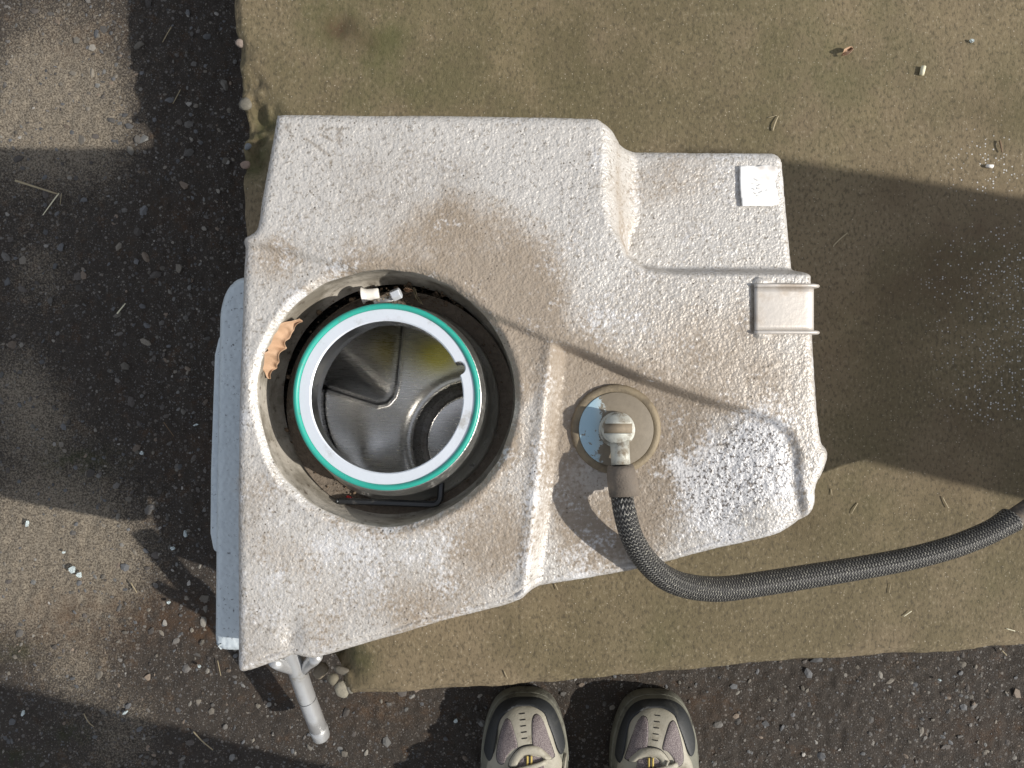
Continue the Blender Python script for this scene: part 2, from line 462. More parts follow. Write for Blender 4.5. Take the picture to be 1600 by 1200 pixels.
# asphalt
b = NB('old_asphalt')
d_, g, r_, _ = b.attr('mask')
n0 = b.noise(12, 5, 0.6); n1 = b.noise(55, 6, 0.7); n2 = b.noise(420, 4, 0.7)
c = b.mix(n2, (0.018, 0.0155, 0.0132), (0.070, 0.058, 0.048))
c = b.mix(b.step(n1, 0.52, 0.72), c, b.mix(n2, (0.030, 0.019, 0.012), (0.085, 0.055, 0.036)))
for sc, th, lo in ((120, 0.24, 0.62), (230, 0.26, 0.55), (420, 0.28, 0.5)):
    vv = b.n('ShaderNodeTexVoronoi', {'Vector': b.tc.outputs['Object'], 'Scale': sc, 'Randomness': 1.0})
    sp = b.n('ShaderNodeSeparateColor', {'Color': vv.outputs['Color']})
    m = b.math('MULTIPLY', b.step(vv.outputs['Distance'], th + 0.05, th - 0.05), b.step(sp.outputs[0], lo, lo + 0.05))
    sc_ = b.mix(sp.outputs[1], b.mix(sp.outputs[2], (0.055, 0.052, 0.050), (0.09, 0.095, 0.105)), b.mix(sp.outputs[2], (0.16, 0.135, 0.11), (0.25, 0.24, 0.225)))
    c = b.mix(b.math('MULTIPLY', m, 0.8), c, sc_)
df = b.math('ADD', d_, b.math('SUBTRACT', b.math('MULTIPLY', n1, 0.8), 0.5))
df = b.math('ADD', df, b.math('MULTIPLY', b.math('SUBTRACT', n2, 0.5), 1.8))
df = b.step(df, 0.05, 1.0)
c = b.mix(b.math('MULTIPLY', df, 0.85), c, b.mix(b.step(n2, .35, .65), (0.11, 0.091, 0.069), (0.31, 0.268, 0.208)))
c = b.mix(b.math('MULTIPLY', r_, b.step(n1, 0.3, 0.65)), c, (0.075, 0.042, 0.022))
c = b.mix(b.math('MULTIPLY', g, b.step(n1, 0.4, 0.6)), c, (0.022, 0.032, 0.009))
nor = b.bump(n2, 0.0025, 0.9)
M['asphalt'] = b.out(col=c, rough=0.85, normal=nor, spec=0.3)
b = NB('aggregate')
_, _, _, cc = b.attr('tint')
n1 = b.noise(500, 4, 0.6)
c = b.mix(n1, cc, b.mix(0.55, cc, (0.03, 0.028, 0.025)))
M['gravel'] = b.out(col=c, rough=0.75, normal=b.bump(n1, 0.0006))
M['straw'] = plain('dry_straw', (0.33, 0.275, 0.175), 0.7, 0, 0.25, 150)
M['pale_straw'] = plain('bleached_straw', (0.72, 0.68, 0.50), 0.6, 0, 0.1, 150)
M['twig'] = plain('brown_twig', (0.16, 0.105, 0.06), 0.8, 0, 0.3, 150)
b = NB('broken_glass')
M['glass'] = b.out(col=(0.80, 0.90, 0.92), rough=0.08, trans=0.55, ior=1.5, normal=b.bump(b.noise(250, 2), 0.0015))
M['crumb'] = plain('brown_crumb', (0.12, 0.085, 0.055), 0.9, 0, 0.4, 300)
M['red_crumb'] = plain('red_plastic', (0.45, 0.02, 0.02), 0.5, 0, 0.2, 300)
# ------------------------------------------------------------------ asphalt ground
def blob(x, y, px, py, r, z, pw=2.0, ry=None):
    wx, wy, _ = W(px, py, z); s = KP * (HC - z)
    return np.exp(-(((x - wx) / (r * s)) ** 2 + ((y - wy) / ((ry or r) * s)) ** 2))

def axis(lo, hi, cell, far):
    a = np.arange(lo, hi + cell / 2, cell)
    g = [hi + cell]
    st = cell
    while g[-1] < far: st *= 1.35; g.append(g[-1] + st)
    gl = [lo - cell]; st = cell
    while gl[-1] > -far: st *= 1.35; gl.append(gl[-1] - st)
    return np.concatenate([np.array(gl[::-1]), a, np.array(g)])

def ground_z(X, Y):
    near = np.exp(-np.maximum(np.hypot(X, Y) - 1.0, 0))
    return (0.006 * (fbm(X, Y, 0.16, 3) - 0.5) + 0.0035 * (fbm(X, Y, 0.022, 5, 3) - 0.5) + 0.0028 * (vnoise(X, Y, 0.007, 9) - 0.5)) * near - 0.004
def make_ground():
    xs = axis(-0.80, 0.80, 0.0032, 120.0); ys = axis(-0.62, 0.62, 0.0032, 120.0)
    X, Y = np.meshgrid(xs, ys)
    Z = ground_z(X, Y)
    nx = len(xs); ny = len(ys)
    I = np.arange(nx * ny).reshape(ny, nx)
    F = np.stack([I[:-1, :-1].ravel(), I[:-1, 1:].ravel(), I[1:, 1:].ravel(), I[1:, :-1].ravel()], 1)
    me = pymesh('ground', np.stack([X.ravel(), Y.ravel(), Z.ravel()], 1).tolist(), F.tolist())
    x = X.ravel(); y = Y.ravel()
    m = np.zeros((x.size, 3), np.float32)
    for px, py, r, a in ((100, 60, 110, .42), (60, 150, 90, .35), (150, 180, 70, .3), (30, 210, 110, .75), (110, 120, 90, .35), (150, 250, 70, .35), (60, 430, 60, .55), (15, 600, 70, .7), (60, 660, 60, .45),
                         (70, 830, 130, 1.0), (150, 900, 90, .75), (20, 930, 90, .55), (115, 1050, 60, .55), (170, 1170, 70, .4), (210, 1130, 50, .3),
                         (600, 1110, 50, .25), (1420, 1060, 40, .18)):
        m[:, 0] += a * blob(x, y, px, py, r, 0)
    for px, py, r, a in ((330, 985, 50, .9), (120, 972, 110, .6), (260, 960, 60, .5), (590, 1110, 70, .5), (1120, 1110, 60, .4), (280, 330, 50, .4), (120, 60, 60, .4),
                         (1540, 1150, 60, .4), (300, 700, 60, .35), (430, 1080, 40, .5)):
        m[:, 2] += a * blob(x, y, px, py, r, 0, ry=r * 0.5)
    for px, py, r, a in ((120, 720, 60, .6), (110, 1150, 40, .6), (20, 1020, 40, .5), (20, 1190, 40, .6)):
        m[:, 1] += a * blob(x, y, px, py, r, 0, ry=r * 0.4)
    attr_col(me, 'mask', np.clip(m, 0, 1))
    o = link('ground', me, M['asphalt']); tag(o, 'dark worn asphalt with pebbles showing and pale dust patches', 'asphalt ground', kind='structure')
make_ground()

# ------------------------------------------------------------------ concrete slab
ZS = 0.15
slab_px = [(345, -700), (360, -60), (364, 0), (366, 45), (371, 62), (369, 95), (374, 118), (371, 150), (377, 190), (374, 225), (379, 262), (380, 330), (385, 420), (394, 600), (402, 760),
           (412, 900), (430, 972), (468, 992), (498, 1010), (510, 1032), (522, 1050), (530, 1072), (545, 1089), (620, 1086), (700, 1079), (800, 1073), (900, 1064),
           (1000, 1056), (1100, 1046), (1160, 1040), (1200, 1037), (1300, 1032), (1400, 1025), (1500, 1018), (1620, 1009), (2200, 966), (3600, 860), (3600, -2500), (330, -2500)]
slab_w = [W(px, py, ZS)[:2] for px, py in slab_px]
def slab_sdf(x, y):
    s = sdpoly(x, y, slab_w)
    leftish = sst(-0.22, -0.30, x)
    return s + 0.0025 * (fbm(x, y, 0.018, 31) - 0.5) + 0.004 * leftish * (fbm(x, y, 0.03, 33) - 0.5)
def slab_z(x, y):
    sd = -slab_sdf(x, y)
    z = np.full(x.shape, ZS) + 0.0022 * (fbm(x, y, 0.12, 41) - 0.5) + 0.0009 * (vnoise(x, y, 0.006, 43) - 0.5)
    z -= 0.007 * (1 - sst(0, 0.010, sd)) * (0.4 + 1.1 * vnoise(x, y, 0.025, 45))
    # broken, crumbled stretches of the edge
    for px, py, r, d in ((392, 190, 34, .022), (395, 245, 26, .018), (385, 130, 20, .010), (372, 80, 16, .008), (505, 1040, 40, .03), (480, 1005, 40, .03)):
        z -= d * blob(x, y, px, py, r, ZS) * (0.6 + 0.8 * vnoise(x, y, 0.009, 47))
    z -= 0.004 * blob(x, y, 532, 40, 16, ZS)
    return z
def make_slab():
    c = 0.0026
    xs = axis(-0.36, 0.66, c, 2.6); xs = xs[(xs > -0.45)]
    ys = axis(-0.40, 0.50, c, 2.4); ys = ys[(ys > -0.48)]
    V, F, loops = field_mesh(xs, ys, slab_sdf, slab_z, c)
    V = V.tolist(); F = F.tolist(); n0 = len(V)
    loop = max(loops, key=len); prev = loop
    for t, zz in ((.2, .12), (.5, .07), (1, -.02)):
        cur = []
        for i in loop:
            x, y, z = V[i]; w = 0.006 * (vnoise(np.array(x + y), np.array(zz * 3 + x), 0.02, 51) - 0.35)
            V.append((x - w, y + w, zz)); cur.append(len(V) - 1)
        for a in range(len(loop)):
            q = (a + 1) % len(loop); F.append((prev[a], cur[a], cur[q], prev[q]))
        prev = cur
    me = pymesh('concrete_slab', V, F)
    P = np.array(V); x = P[:, 0]; y = P[:, 1]
    m = np.zeros((len(P), 3), np.float32)
    for px, py, r, a in ((495, 25, 34, .55), (600, 30, 60, .35), (540, 90, 60, .3), (400, 200, 30, 1.), (390, 250, 25, 1.), (600, 120, 120, .35), (1300, 110, 160, .35), (1590, 150, 60, .4),
                         (1560, 930, 60, .35), (1330, 760, 100, .4), (560, 1035, 25, .7), (1030, 1000, 60, .25), (850, 90, 160, .25), (515, 1030, 16, .8)):
        m[:, 0] += a * blob(x, y, px, py, r, ZS)
    m[:, 0] += 0.13 * sst(0.16, 0.36, y)
    m[:, 1] += sst(0.40, 0.60, x) * sst(0.22, 0.12, y) * sst(-0.08, 0.0, y) * 0.5 + 0.3 * blob(x, y, 1540, 260, 70, ZS)
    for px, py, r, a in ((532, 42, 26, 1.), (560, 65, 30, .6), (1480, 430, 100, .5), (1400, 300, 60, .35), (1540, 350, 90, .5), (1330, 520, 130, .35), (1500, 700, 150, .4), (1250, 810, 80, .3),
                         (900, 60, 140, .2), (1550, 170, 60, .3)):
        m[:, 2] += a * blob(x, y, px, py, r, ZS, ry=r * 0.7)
    m[n0:, 0] += 0.4
    attr_col(me, 'mask', np.clip(m, 0, 1))
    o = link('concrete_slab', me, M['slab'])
    return tag(o, 'raised olive brown concrete paving slab with a chipped corner', 'concrete slab', kind='structure')
slab = make_slab()

def stone_verts(r, flat=0.6, seed=0, sub=2):
    bm = bmesh.new(); bmesh.ops.create_icosphere(bm, subdivisions=sub, radius=1)
    rr = random.Random(seed); ph = [rr.uniform(0, 6) for _ in range(6)]
    ex = rr.uniform(0.75, 1.25)
    for v in bm.verts:
        c = v.co
        k = 1 + 0.16 * math.sin(2.3 * c.x + ph[0]) + 0.14 * math.sin(2.9 * c.y + ph[1]) + 0.12 * math.sin(3.1 * c.z + ph[2])
        v.co = Vector((c.x * k * ex, c.y * k / ex, c.z * k * flat)) * r
    a = rr.uniform(0, 6.28)
    bm.transform(Matrix.Rotation(a, 4, 'Z') @ Matrix.Rotation(rr.uniform(-.3, .3), 4, 'X'))
    V = [tuple(v.co) for v in bm.verts]; F = [tuple(v.index for v in f.verts) for f in bm.faces]
    bm.free(); return V, F

def stone(name, px, py, z, rpx, col, seed, parent=None, flat=0.6):
    V, F = stone_verts(rpx * KP * (HC - z), flat, seed)
    x, y, _ = W(px, py, z)
    me = pymesh(name, [(a + x, b_ + y, c + z) for a, b_, c in V], F)
    attr_col(me, 'tint', np.tile(np.array(col, np.float32), (len(V), 1)))
    return link(name, me, M['gravel'], parent)

for i, (px, py, r, col) in enumerate([(377, 68, 8, (.42, .34, .29)), (385, 162, 11, (.27, .25, .20)), (415, 155, 7, (.30, .31, .31)),
                                      (386, 229, 6, (.27, .30, .33)), (382, 258, 8, (.40, .29, .23)), (500, 1048, 14, (.33, .27, .19)),
                                      (534, 1078, 12, (.40, .37, .29)), (548, 1071, 9, (.36, .33, .27)), (535, 1048, 10, (.26, .23, .18)), (520, 1062, 9, (.28, .25, .18)), (556, 1058, 6, (.28, .25, .19)),
                                      (423, 22, 4, (.27, .27, .22))]):
    zz = ZS - (0.006 if py < 900 else (0.045 if px < 515 else 0.012))
    stone('exposed_stone', px, py, zz - .0015, r, tuple(q * .72 for q in col), 100 + i, slab, .42)

# loose and bedded aggregate of the asphalt (uncountable)
def make_gravel():
    V = []; F = []; T = []
    bases = []
    for i in range(14):
        bv, bf = stone_verts(1.0, 0.34, 500 + i, 1)
        bases.append(([tuple(q * (1 + rng.normal(0, .10)) for q in v) for v in bv], bf))
    cnt = 0
    cols = np.array([(.17, .16, .15), (.23, .205, .17), (.15, .155, .165), (.31, .29, .255), (.12, .105, .095), (.25, .195, .15), (.21, .21, .205), (.45, .43, .40)])
    wts = np.array([.23, .16, .2, .1, .16, .06, .07, .02]); wts /= wts.sum()
    n = 14000
    px = rng.uniform(-0.74, 0.74, n); py = rng.uniform(-0.57, 0.57, n)
    sd = sdpoly(px, py, [(a * HC / (HC - 0), b_ * HC / (HC - 0)) if False else (a, b_) for a, b_ in slab_w])
    gz = ground_z(px, py)
    for i in range(n):
        x, y = px[i], py[i]
        if sd[i] < -0.01: continue
        dens = vnoise(np.array(x), np.array(y), 0.09, 77)
        if rng.random() > 0.25 + 0.9 * dens: continue
        r = 0.0017 * math.exp(rng.normal(0, 0.55)); r = min(r, 0.0068)
        if rng.random() < 0.02: r *= 1.7
        bv, bf = bases[rng.integers(14)]
        a = rng.uniform(0, 6.28); ca, sa = math.cos(a), math.sin(a); ex = rng.uniform(.75, 1.25)
        o = len(V); z = gz[i] + r * 0.02
        for v in bv:
            vx, vy, vz = v[0] * r * ex, v[1] * r / ex, v[2] * r
            V.append((x + ca * vx - sa * vy, y + sa * vx + ca * vy, z + vz))
        F += [tuple(k + o for k in f) for f in bf]
        c = cols[rng.choice(8, p=wts)] * rng.uniform(.45, 1.05)
        T += [c] * len(bv)
    me = pymesh('gravel', V, F); attr_col(me, 'tint', np.array(T, np.float32))
    o = link('gravel', me, M['gravel'], None, False); tag(o, 'small grey and tan pebbles bedded in the dark asphalt', 'gravel', kind='stuff')
make_gravel()
# ------------------------------------------------------------------ the tank
ZT = 0.385
tank = empty('fuel_tank', (0, 0, ZS), 'silver foam covered fuel tank standing on the corner of the concrete slab', 'fuel tank')
out_px = [(428, 196, .372), (431, 182, .372), (441, 177, .372), (560, 176, .375), (700, 177, .375), (820, 178, .375), (920, 180, .375), (936, 182, .374), (944, 190, .370), (955, 207, .355), (966, 222, .350), (980, 227, .350),
          (1080, 229, .350), (1200, 230, .350), (1221, 232, .350), (1231, 242, .350), (1233, 262, .350), (1238, 340, .350), (1243, 415, .350), (1247, 427, .350), (1257, 436, .365),
          (1263, 452, .372), (1266, 500, .375), (1269, 570, .375), (1274, 640, .375), (1278, 688, .372), (1282, 698, .368), (1279, 711, .362), (1262, 732, .350), (1246, 750, .342),
          (1241, 770, .336), (1234, 786, .334), (1220, 799, .334), (1192, 819, .335), (1150, 834, .338), (1100, 849, .340), (1050, 866, .342), (1000, 883, .345), (940, 896, .348), (880, 907, .350),
          (832, 918, .355), (812, 934, .362), (785, 946, .364), (700, 969, .366), (640, 988, .367), (560, 1012, .368), (498, 1030, .368), (482, 1030, .366), (458, 1026, .366), (440, 1033, .368), (410, 1045, .370),
          (384, 1054, .370), (371, 1054, .370), (367, 1043, .370), (368, 1000, .370), (371, 800, .372), (375, 600, .373), (379, 480, .373), (381, 390, .373), (385, 373, .373), (397, 365, .373), (405, 352, .373),
          (410, 310, .373), (419, 250, .373)]
out_w = [W(a, b_, c)[:2] for a, b_, c in out_px]
out_w = [tuple(v)[:2] for v in catmull([(a, b_, 0) for a, b_ in out_w], 3)]
WC = W(601, 622, .380)[:2]; WR = 0.1030
def T2(px, py, z=0.375): return W(px, py, z)[:2]
front_poly = [T2(a, b_) for a, b_ in [(280, 378), (385, 378), (450, 392), (530, 414), (620, 440), (700, 465), (770, 492), (830, 520), (900, 546), (960, 572), (1000, 590), (1060, 611), (1120, 630), (1170, 642),
                                      (1205, 655), (1230, 676), (1243, 705), (1244, 740), (1246, 760), (1300, 1000), (1244, 1150), (280, 1150)]]
c_poly = [T2(a, b_) for a, b_ in [(866, 530), (1330, 560), (1330, 1100), (800, 1100), (822, 935), (832, 850), (842, 760), (852, 660)]]
n_poly = [T2(a, b_, .355) for a, b_ in [(958, 100), (958, 300), (961, 370), (974, 405), (1000, 424), (1040, 430), (1330, 431), (1330, 100)]]
def rim_sd(x, y):
    a = np.arctan2(y - WC[1], x - WC[0])
    return WR + 0.0008 * np.sin(3 * a + 1) + 0.0005 * np.sin(7 * a) + 0.0016 * (vnoise(np.cos(a) * .1 + x * 0, np.sin(a) * .1 + x * 0, 0.012, 61) - 0.5) - np.hypot(x - WC[0], y - WC[1])
def tank_sdf(x, y):
    s = sdpoly(x, y, out_w) + 0.0014 * (fbm(x, y, 0.012, 63, 3) - 0.5)
    return np.maximum(s, rim_sd(x, y))
def tank_base(x, y):
    z = np.full(x.shape, .3745) + 0.010 * sst(0.26, 0.05, y) - 0.010 * sst(-0.02, -0.26, y)
    px = x / (KP * (HC - 0.375)) + 800
    hs = 0.0055 + 0.002 * sst(650, 1150, px)
    wd = 0.0085 - 0.0005 * sst(650, 1150, px)
    sf = sdpoly(x, y, front_poly)
    f = sst(0.35, -0.65, sf / wd)
    hs = hs * (1 - 0.45 * sst(1130, 1215, px))
    z = z - hs * f - 0.0014 * np.exp(-((sf + 0.0035) / 0.0022) ** 2) * sst(560, 700, px) * sst(1225, 1180, px)
    sc = sdpoly(x, y, c_poly)
    z = z - 0.011 * sst(0.2, -0.8, sc / 0.016) * f * sst(1230, 980, px) + 0.0022 * np.exp(-((sc - 0.003) / 0.006) ** 2) * f
    sn = sdpoly(x, y, n_poly)
    wl = 0.011 + 0.021 * sst(395, 330, 600 - y / (KP * (HC - 0.360)))
    z = z - 0.035 * sst(0.45, -0.75, sn / wl)
    # gentle slump of the lower front corner and swelling of the lobe
    z = z + 0.002 * np.exp(-((px - 1140) / 90) ** 2 - ((600 - y / (KP * (HC - 0.350)) - 740) / 70) ** 2) * f
    # moulded dip beside the outlet tube
    z = z - 0.003 * np.exp(-((px - 452) / 16) ** 2 - ((600 - y / (KP * (HC - 0.380)) - 1002) / 26) ** 2)
    return z
def tank_z(x, y):
    z = tank_base(x, y)
    so = -sdpoly(x, y, out_w)
    r = 0.0095
    d = np.clip(r - so, 0, r)
    z = z - (r - np.sqrt(np.maximum(r * r - d * d, 0))) * 0.9
    frontw = sst(-0.10, -0.13, y) * sst(-.212, -.195, x) * (0.3 + fbm(x, y, .03, 99, 2))
    z = z - 0.0022 * frontw * np.exp(-((so - .0065 - .002 * vnoise(x, y, .02, 98)) / 0.0013) ** 2)
    rd = -rim_sd(x, y)                      # distance outside the rim
    z = z + 0.0008 * np.exp(-((rd - 0.006) / 0.004) ** 2) * (0.2 + vnoise(x, y, 0.012, 65)) - 0.0034 * (1 - sst(0, .006, rd)) ** 1.5
    k = 1.0
    z = z + k * (0.0028 * (fbm(x, y, 0.07, 67, 2) - 0.5) + 0.00040 * (vnoise(x, y, 0.0038, 69) - 0.5) + 0.00036 * (vnoise(x, y, 0.0025, 71) - 0.5))
    lobe = np.exp(-(((x / (KP * (HC - 0.350)) + 800) - 1140) / 95) ** 2 - (((600 - y / (KP * (HC - 0.350))) - 735) / 70) ** 2)
    z = z + 0.0010 * lobe * (vnoise(x, y, 0.0032, 73) - 0.5)
    return z
def make_body():
    c = 0.0011
    OW = np.array(out_w)
    xs = np.arange(OW[:, 0].min() - 4 * c, OW[:, 0].max() + 4 * c, c); ys = np.arange(OW[:, 1].min() - 4 * c, OW[:, 1].max() + 4 * c, c)
    V, F, loops = field_mesh(xs, ys, tank_sdf, tank_z, c)
    P = V.copy(); V = V.tolist(); F = F.tolist(); n_top = len(F); nv_top = len(V)
    loops = sorted(loops, key=len)[-2:]
    mi = [0] * n_top
    for loop in loops:
        cx = np.mean(P[loop, 0]); cy = np.mean(P[loop, 1])
        well = np.hypot(P[loop, 0] - WC[0], P[loop, 1] - WC[1]).max() < WR + 0.02
        prev = loop; zs0 = P[loop, 2]
        N = 12 if well else 14
        for j in range(1, N + 1):
            t = j / N; cur = []
            for a, i in enumerate(loop):
                x, y, z = P[i]
                if well:
                    zz = z + (0.3275 - z) * t
                    an = math.atan2(y - WC[1], x - WC[0])
                    rr = math.hypot(x - WC[0], y - WC[1])
                    rn = rr + (WR + 0.0015 - rr) * min(1, t * 4) + 0.0012 * math.sin(9 * an + 12 * t) * t * (1 - t)
                    rn -= 0.0015 * t
                    if t > .82: rn -= 0.005 * ((t - .82) / .18) ** 2
                    nx, ny = WC[0] + rn * math.cos(an), WC[1] + rn * math.sin(an)
                else:
                    zz = z + (ZS + 0.001 - z) * t
                    e = 0.02 * t
                    nx = x + (cx - x) * e; ny = y + (cy - y) * e
                    wb = float(sst(0.02, 0.20, np.array(y)))
                    ny -= wb * 0.12 * max(0.0, t - 0.08)
                    wf = float(sst(-0.02, -0.22, np.array(y)) * sst(0.16, -0.05, np.array(x)))
                    ny += wf * 0.03 * max(0.0, t - 0.06)
                V.append((nx, ny, zz)); cur.append(len(V) - 1)
            for a in range(len(loop)):
                q = (a + 1) % len(loop)
                F.append((prev[a], cur[a], cur[q], prev[q])); mi.append(1 if well else 0)
            prev = cur
        if not well:
            F.append(tuple(prev[::-1])); mi.append(0)
    me = pymesh('foam_body', V, F)
    me.polygons.foreach_set('material_index', mi)
    V = np.array(V); x = V[:, 0]; y = V[:, 1]
    m = np.zeros((len(V), 3), np.float32)
    BL = lambda px, py, r, ry=None: blob(x, y, px, py, r, .375, ry=ry)
    for px, py, r, a in ((640, 960, 60, .35), (500, 980, 50, .3), (800, 600, 25, .6), (790, 700, 30, .6), (620, 400, 50, .45), (540, 395, 40, .4), (430, 860, 45, .35), (760, 400, 90, .75), (700, 330, 60, .55), (800, 490, 60, 1.1), (840, 440, 70, .55), (830, 530, 45, .9), (720, 420, 40, .5), (900, 560, 40, .6), (420, 385, 60, .45),
                         (920, 590, 60, .85), (1000, 620, 70, .75), (1060, 680, 60, .8), (1020, 760, 70, .9), (980, 840, 60, .85), (900, 800, 50, .9), (910, 870, 40, .8), (880, 660, 40, .8),
                         (770, 790, 55, .7), (720, 860, 50, .55), (800, 850, 40, .7), (770, 900, 50, .4), (880, 720, 40, .7), (1100, 560, 90, .45), (1200, 600, 60, .35), (1180, 380, 60, .25),
                         (1000, 300, 60, .25), (1080, 260, 60, .35), (560, 940, 90, .25), (600, 340, 80, .25), (470, 880, 50, .2), (1210, 500, 60, .25), (430, 430, 50, .25), (950, 300, 40, .15),
                         (840, 600, 20, .5), (690, 960, 70, .35), (420, 760, 40, .3)):
        m[:, 0] += a * BL(px, py, r)
    m[:, 0] -= 0.6 * BL(650, 240, 200, 70) + 0.5 * BL(520, 300, 80)
    # dirt gathered in the creases
    sf = sdpoly(x, y, front_poly); px_ = x / (KP * (HC - 0.375)) + 800
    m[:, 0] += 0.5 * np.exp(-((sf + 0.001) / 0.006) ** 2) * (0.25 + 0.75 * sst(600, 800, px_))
    sn = sdpoly(x, y, n_poly)
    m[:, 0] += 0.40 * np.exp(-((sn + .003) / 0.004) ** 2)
    for px, py, r, a in ((470, 700, 60, .3), (560, 930, 60, .35), (700, 900, 40, .35), (640, 870, 40, .3), (420, 900, 40, .3), (1000, 470, 60, .2), (880, 420, 40, .25), (1150, 720, 75, .75), (1080, 760, 60, .5), (1210, 740, 45, .8), (1130, 800, 60, .7), (1180, 680, 50, .6), (860, 600, 14, .35), (850, 680, 16, .35), (838, 780, 16, .35), (825, 880, 16, .4),
                         (895, 790, 26, .5), (905, 880, 40, .5), (985, 545, 60, .3), (930, 500, 40, .15), (780, 720, 30, .35), (740, 790, 30, .35), (390, 560, 18, .55), (385, 660, 20, .55), (430, 800, 40, .35),
                         (500, 830, 50, .4), (430, 950, 60, .3), (1090, 420, 40, .2), (1170, 250, 50, .35), (1150, 390, 50, .3), (520, 420, 20, .6), (460, 470, 20, .6), (600, 900, 70, .2), (560, 860, 50, .3),
                         (940, 250, 14, .4), (945, 330, 14, .4), (1000, 300, 18, .3), (880, 545, 14, .5), (1040, 600, 40, .15), (690, 840, 30, .3), (640, 180, 200, .0)):
        m[:, 1] += a * BL(px, py, r)
    sc = sdpoly(x, y, c_poly)
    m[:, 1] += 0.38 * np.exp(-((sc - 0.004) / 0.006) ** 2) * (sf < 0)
    so = sdpoly(x, y, out_w)
    m[:, 1] += 0.35 * sst(-0.012, -0.002, so)
    m[:, 1] += 0.12 * np.exp(-((-rim_sd(x, y) - 0.004) / 0.006) ** 2) * sst(0.03, -0.05, x - WC[0])
    m[:, 0] += 0.55 * np.exp(-((-rim_sd(x, y) - 0.003) / 0.007) ** 2) * sst(-0.085, -0.04, x - WC[0])
    # old scratched marks near the back corner
    def seg(ax, ay, bx, by, w):
        A_ = T2(ax, ay, .385); B_ = T2(bx, by, .385)
        ex, ey = B_[0] - A_[0], B_[1] - A_[1]
        t = np.clip(((x - A_[0]) * ex + (y - A_[1]) * ey) / (ex * ex + ey * ey), 0, 1)
        d = np.hypot(x - A_[0] - t * ex, y - A_[1] - t * ey)
        return sst(w, w * 0.3, d)
    for a in ((472, 210, 512, 238), (496, 204, 512, 212), (504, 196, 514, 194), (522, 194, 530, 204), (530, 194, 522, 206), (521, 212, 530, 214), (526, 208, 525, 218), (514, 246, 513, 252)):
        m[:, 2] = np.maximum(m[:, 2], 0.55 * seg(*a, 0.0016))
    m[:, 2] = np.maximum(m[:, 2], 0.5 * BL(449, 199, 5))
    m[:, 2] = np.maximum(m[:, 2], 0.75 * np.exp(-((px_ - 1169) / 2.5) ** 2) * sst(443, 449, 600 - y / (KP * (HC - 0.375))) * sst(524, 518, 600 - y / (KP * (HC - 0.375))))
    attr_col(me, 'mask', np.clip(m, 0, 1.3))
    return link('foam_body', me, [M['foam'], M['lining']], tank)
make_body()

# neck of the opening, its ring and seal
NC1 = W(604, 620, .373)[:2]                 # axis at the top
NC0 = (NC1[0] + 0.0050, NC1[1] - 0.0085)    # axis at the well floor
ZF0, ZF1 = .325, .3720
lathe('well_floor', [(WR - 0.0045, .3340), (WR - 0.0065, .3310), (WR - 0.011, .3290), (0.086, .3262), (0.075, .3255)], M['wellfloor'], tank, WC, NC0, 128, zr=(.3255, .3340))
neck = lathe('filler_neck', [(0.0857, .3255), (0.0857, .3300), (0.0840, .3325), (0.0789, .3340), (0.0781, .3420), (0.0775, .3480), (0.0792, .3505), (0.0798, .3545), (0.0785, .3585), (0.0768, .3610), (0.0764, .3690), (0.0753, .3710), (0.0743, .3695)],
             M['neck'], tank, NC0, NC1, 128)
def ring_mesh():
    seg = 720; prof = [('o', 0.0709, .3665), ('o', 0.0706, .3710), ('o', 0.0698, .3720), ('i', .0010, .3720), ('i', 0, .3710), ('i', -.0004, .3590), ('i', .0020, .3570), ('o', 0.0688, .3540), ('o', 0.0728, .3360), ('o', 0.0733, .3215)]
    th0 = math.atan2((600 - 574) - (600 - 620), 719 - 604)
    V = []; F = []
    for kind, r, z in prof:
        t = (z - ZF0) / (ZF1 - ZF0)
        cx = NC0[0] + (NC1[0] - NC0[0]) * t; cy = NC0[1] + (NC1[1] - NC0[1]) * t
        for i in range(seg):
            a = 2 * math.pi * i / seg
            if kind == 'i':
                d = (a - th0 + math.pi) % (2 * math.pi) - math.pi; w = 0.090
                cut = 0.0060 * math.sqrt(max(0, 1 - (d / w) ** 2)) if abs(d) < w and z > .350 else 0
                rr = 0.0727 * SC + r + cut
            else: rr = r + (0.0008 if z > .36 else 0)
            V.append((cx + rr * math.cos(a), cy + rr * math.sin(a), z))
    n = len(prof)
    for j in range(n - 1):
        for i in range(seg):
            k = (i + 1) % seg
            F.append((j * seg + k, j * seg + i, (j + 1) * seg + i, (j + 1) * seg + k))
    me = pymesh('mouth_ring', V, F)
    me.polygons.foreach_set('material_index', [1 if j >= 4 else 0 for j in range(n - 1) for i in range(seg)])
    o = link('mouth_ring', me, [M['ring'], M['neckin']], tank)
    md = o.modifiers.new('edge', 'EDGE_SPLIT'); md.split_angle = R(35)
ring_mesh()
seal = [(0.0868 * SC + 0.0024 * math.cos(a), .3715 + 0.0028 * math.sin(a)) for a in np.linspace(0, 2 * math.pi, 17)]
lathe('seal_ring', seal, M['seal'], tank, NC1, NC1, 160)

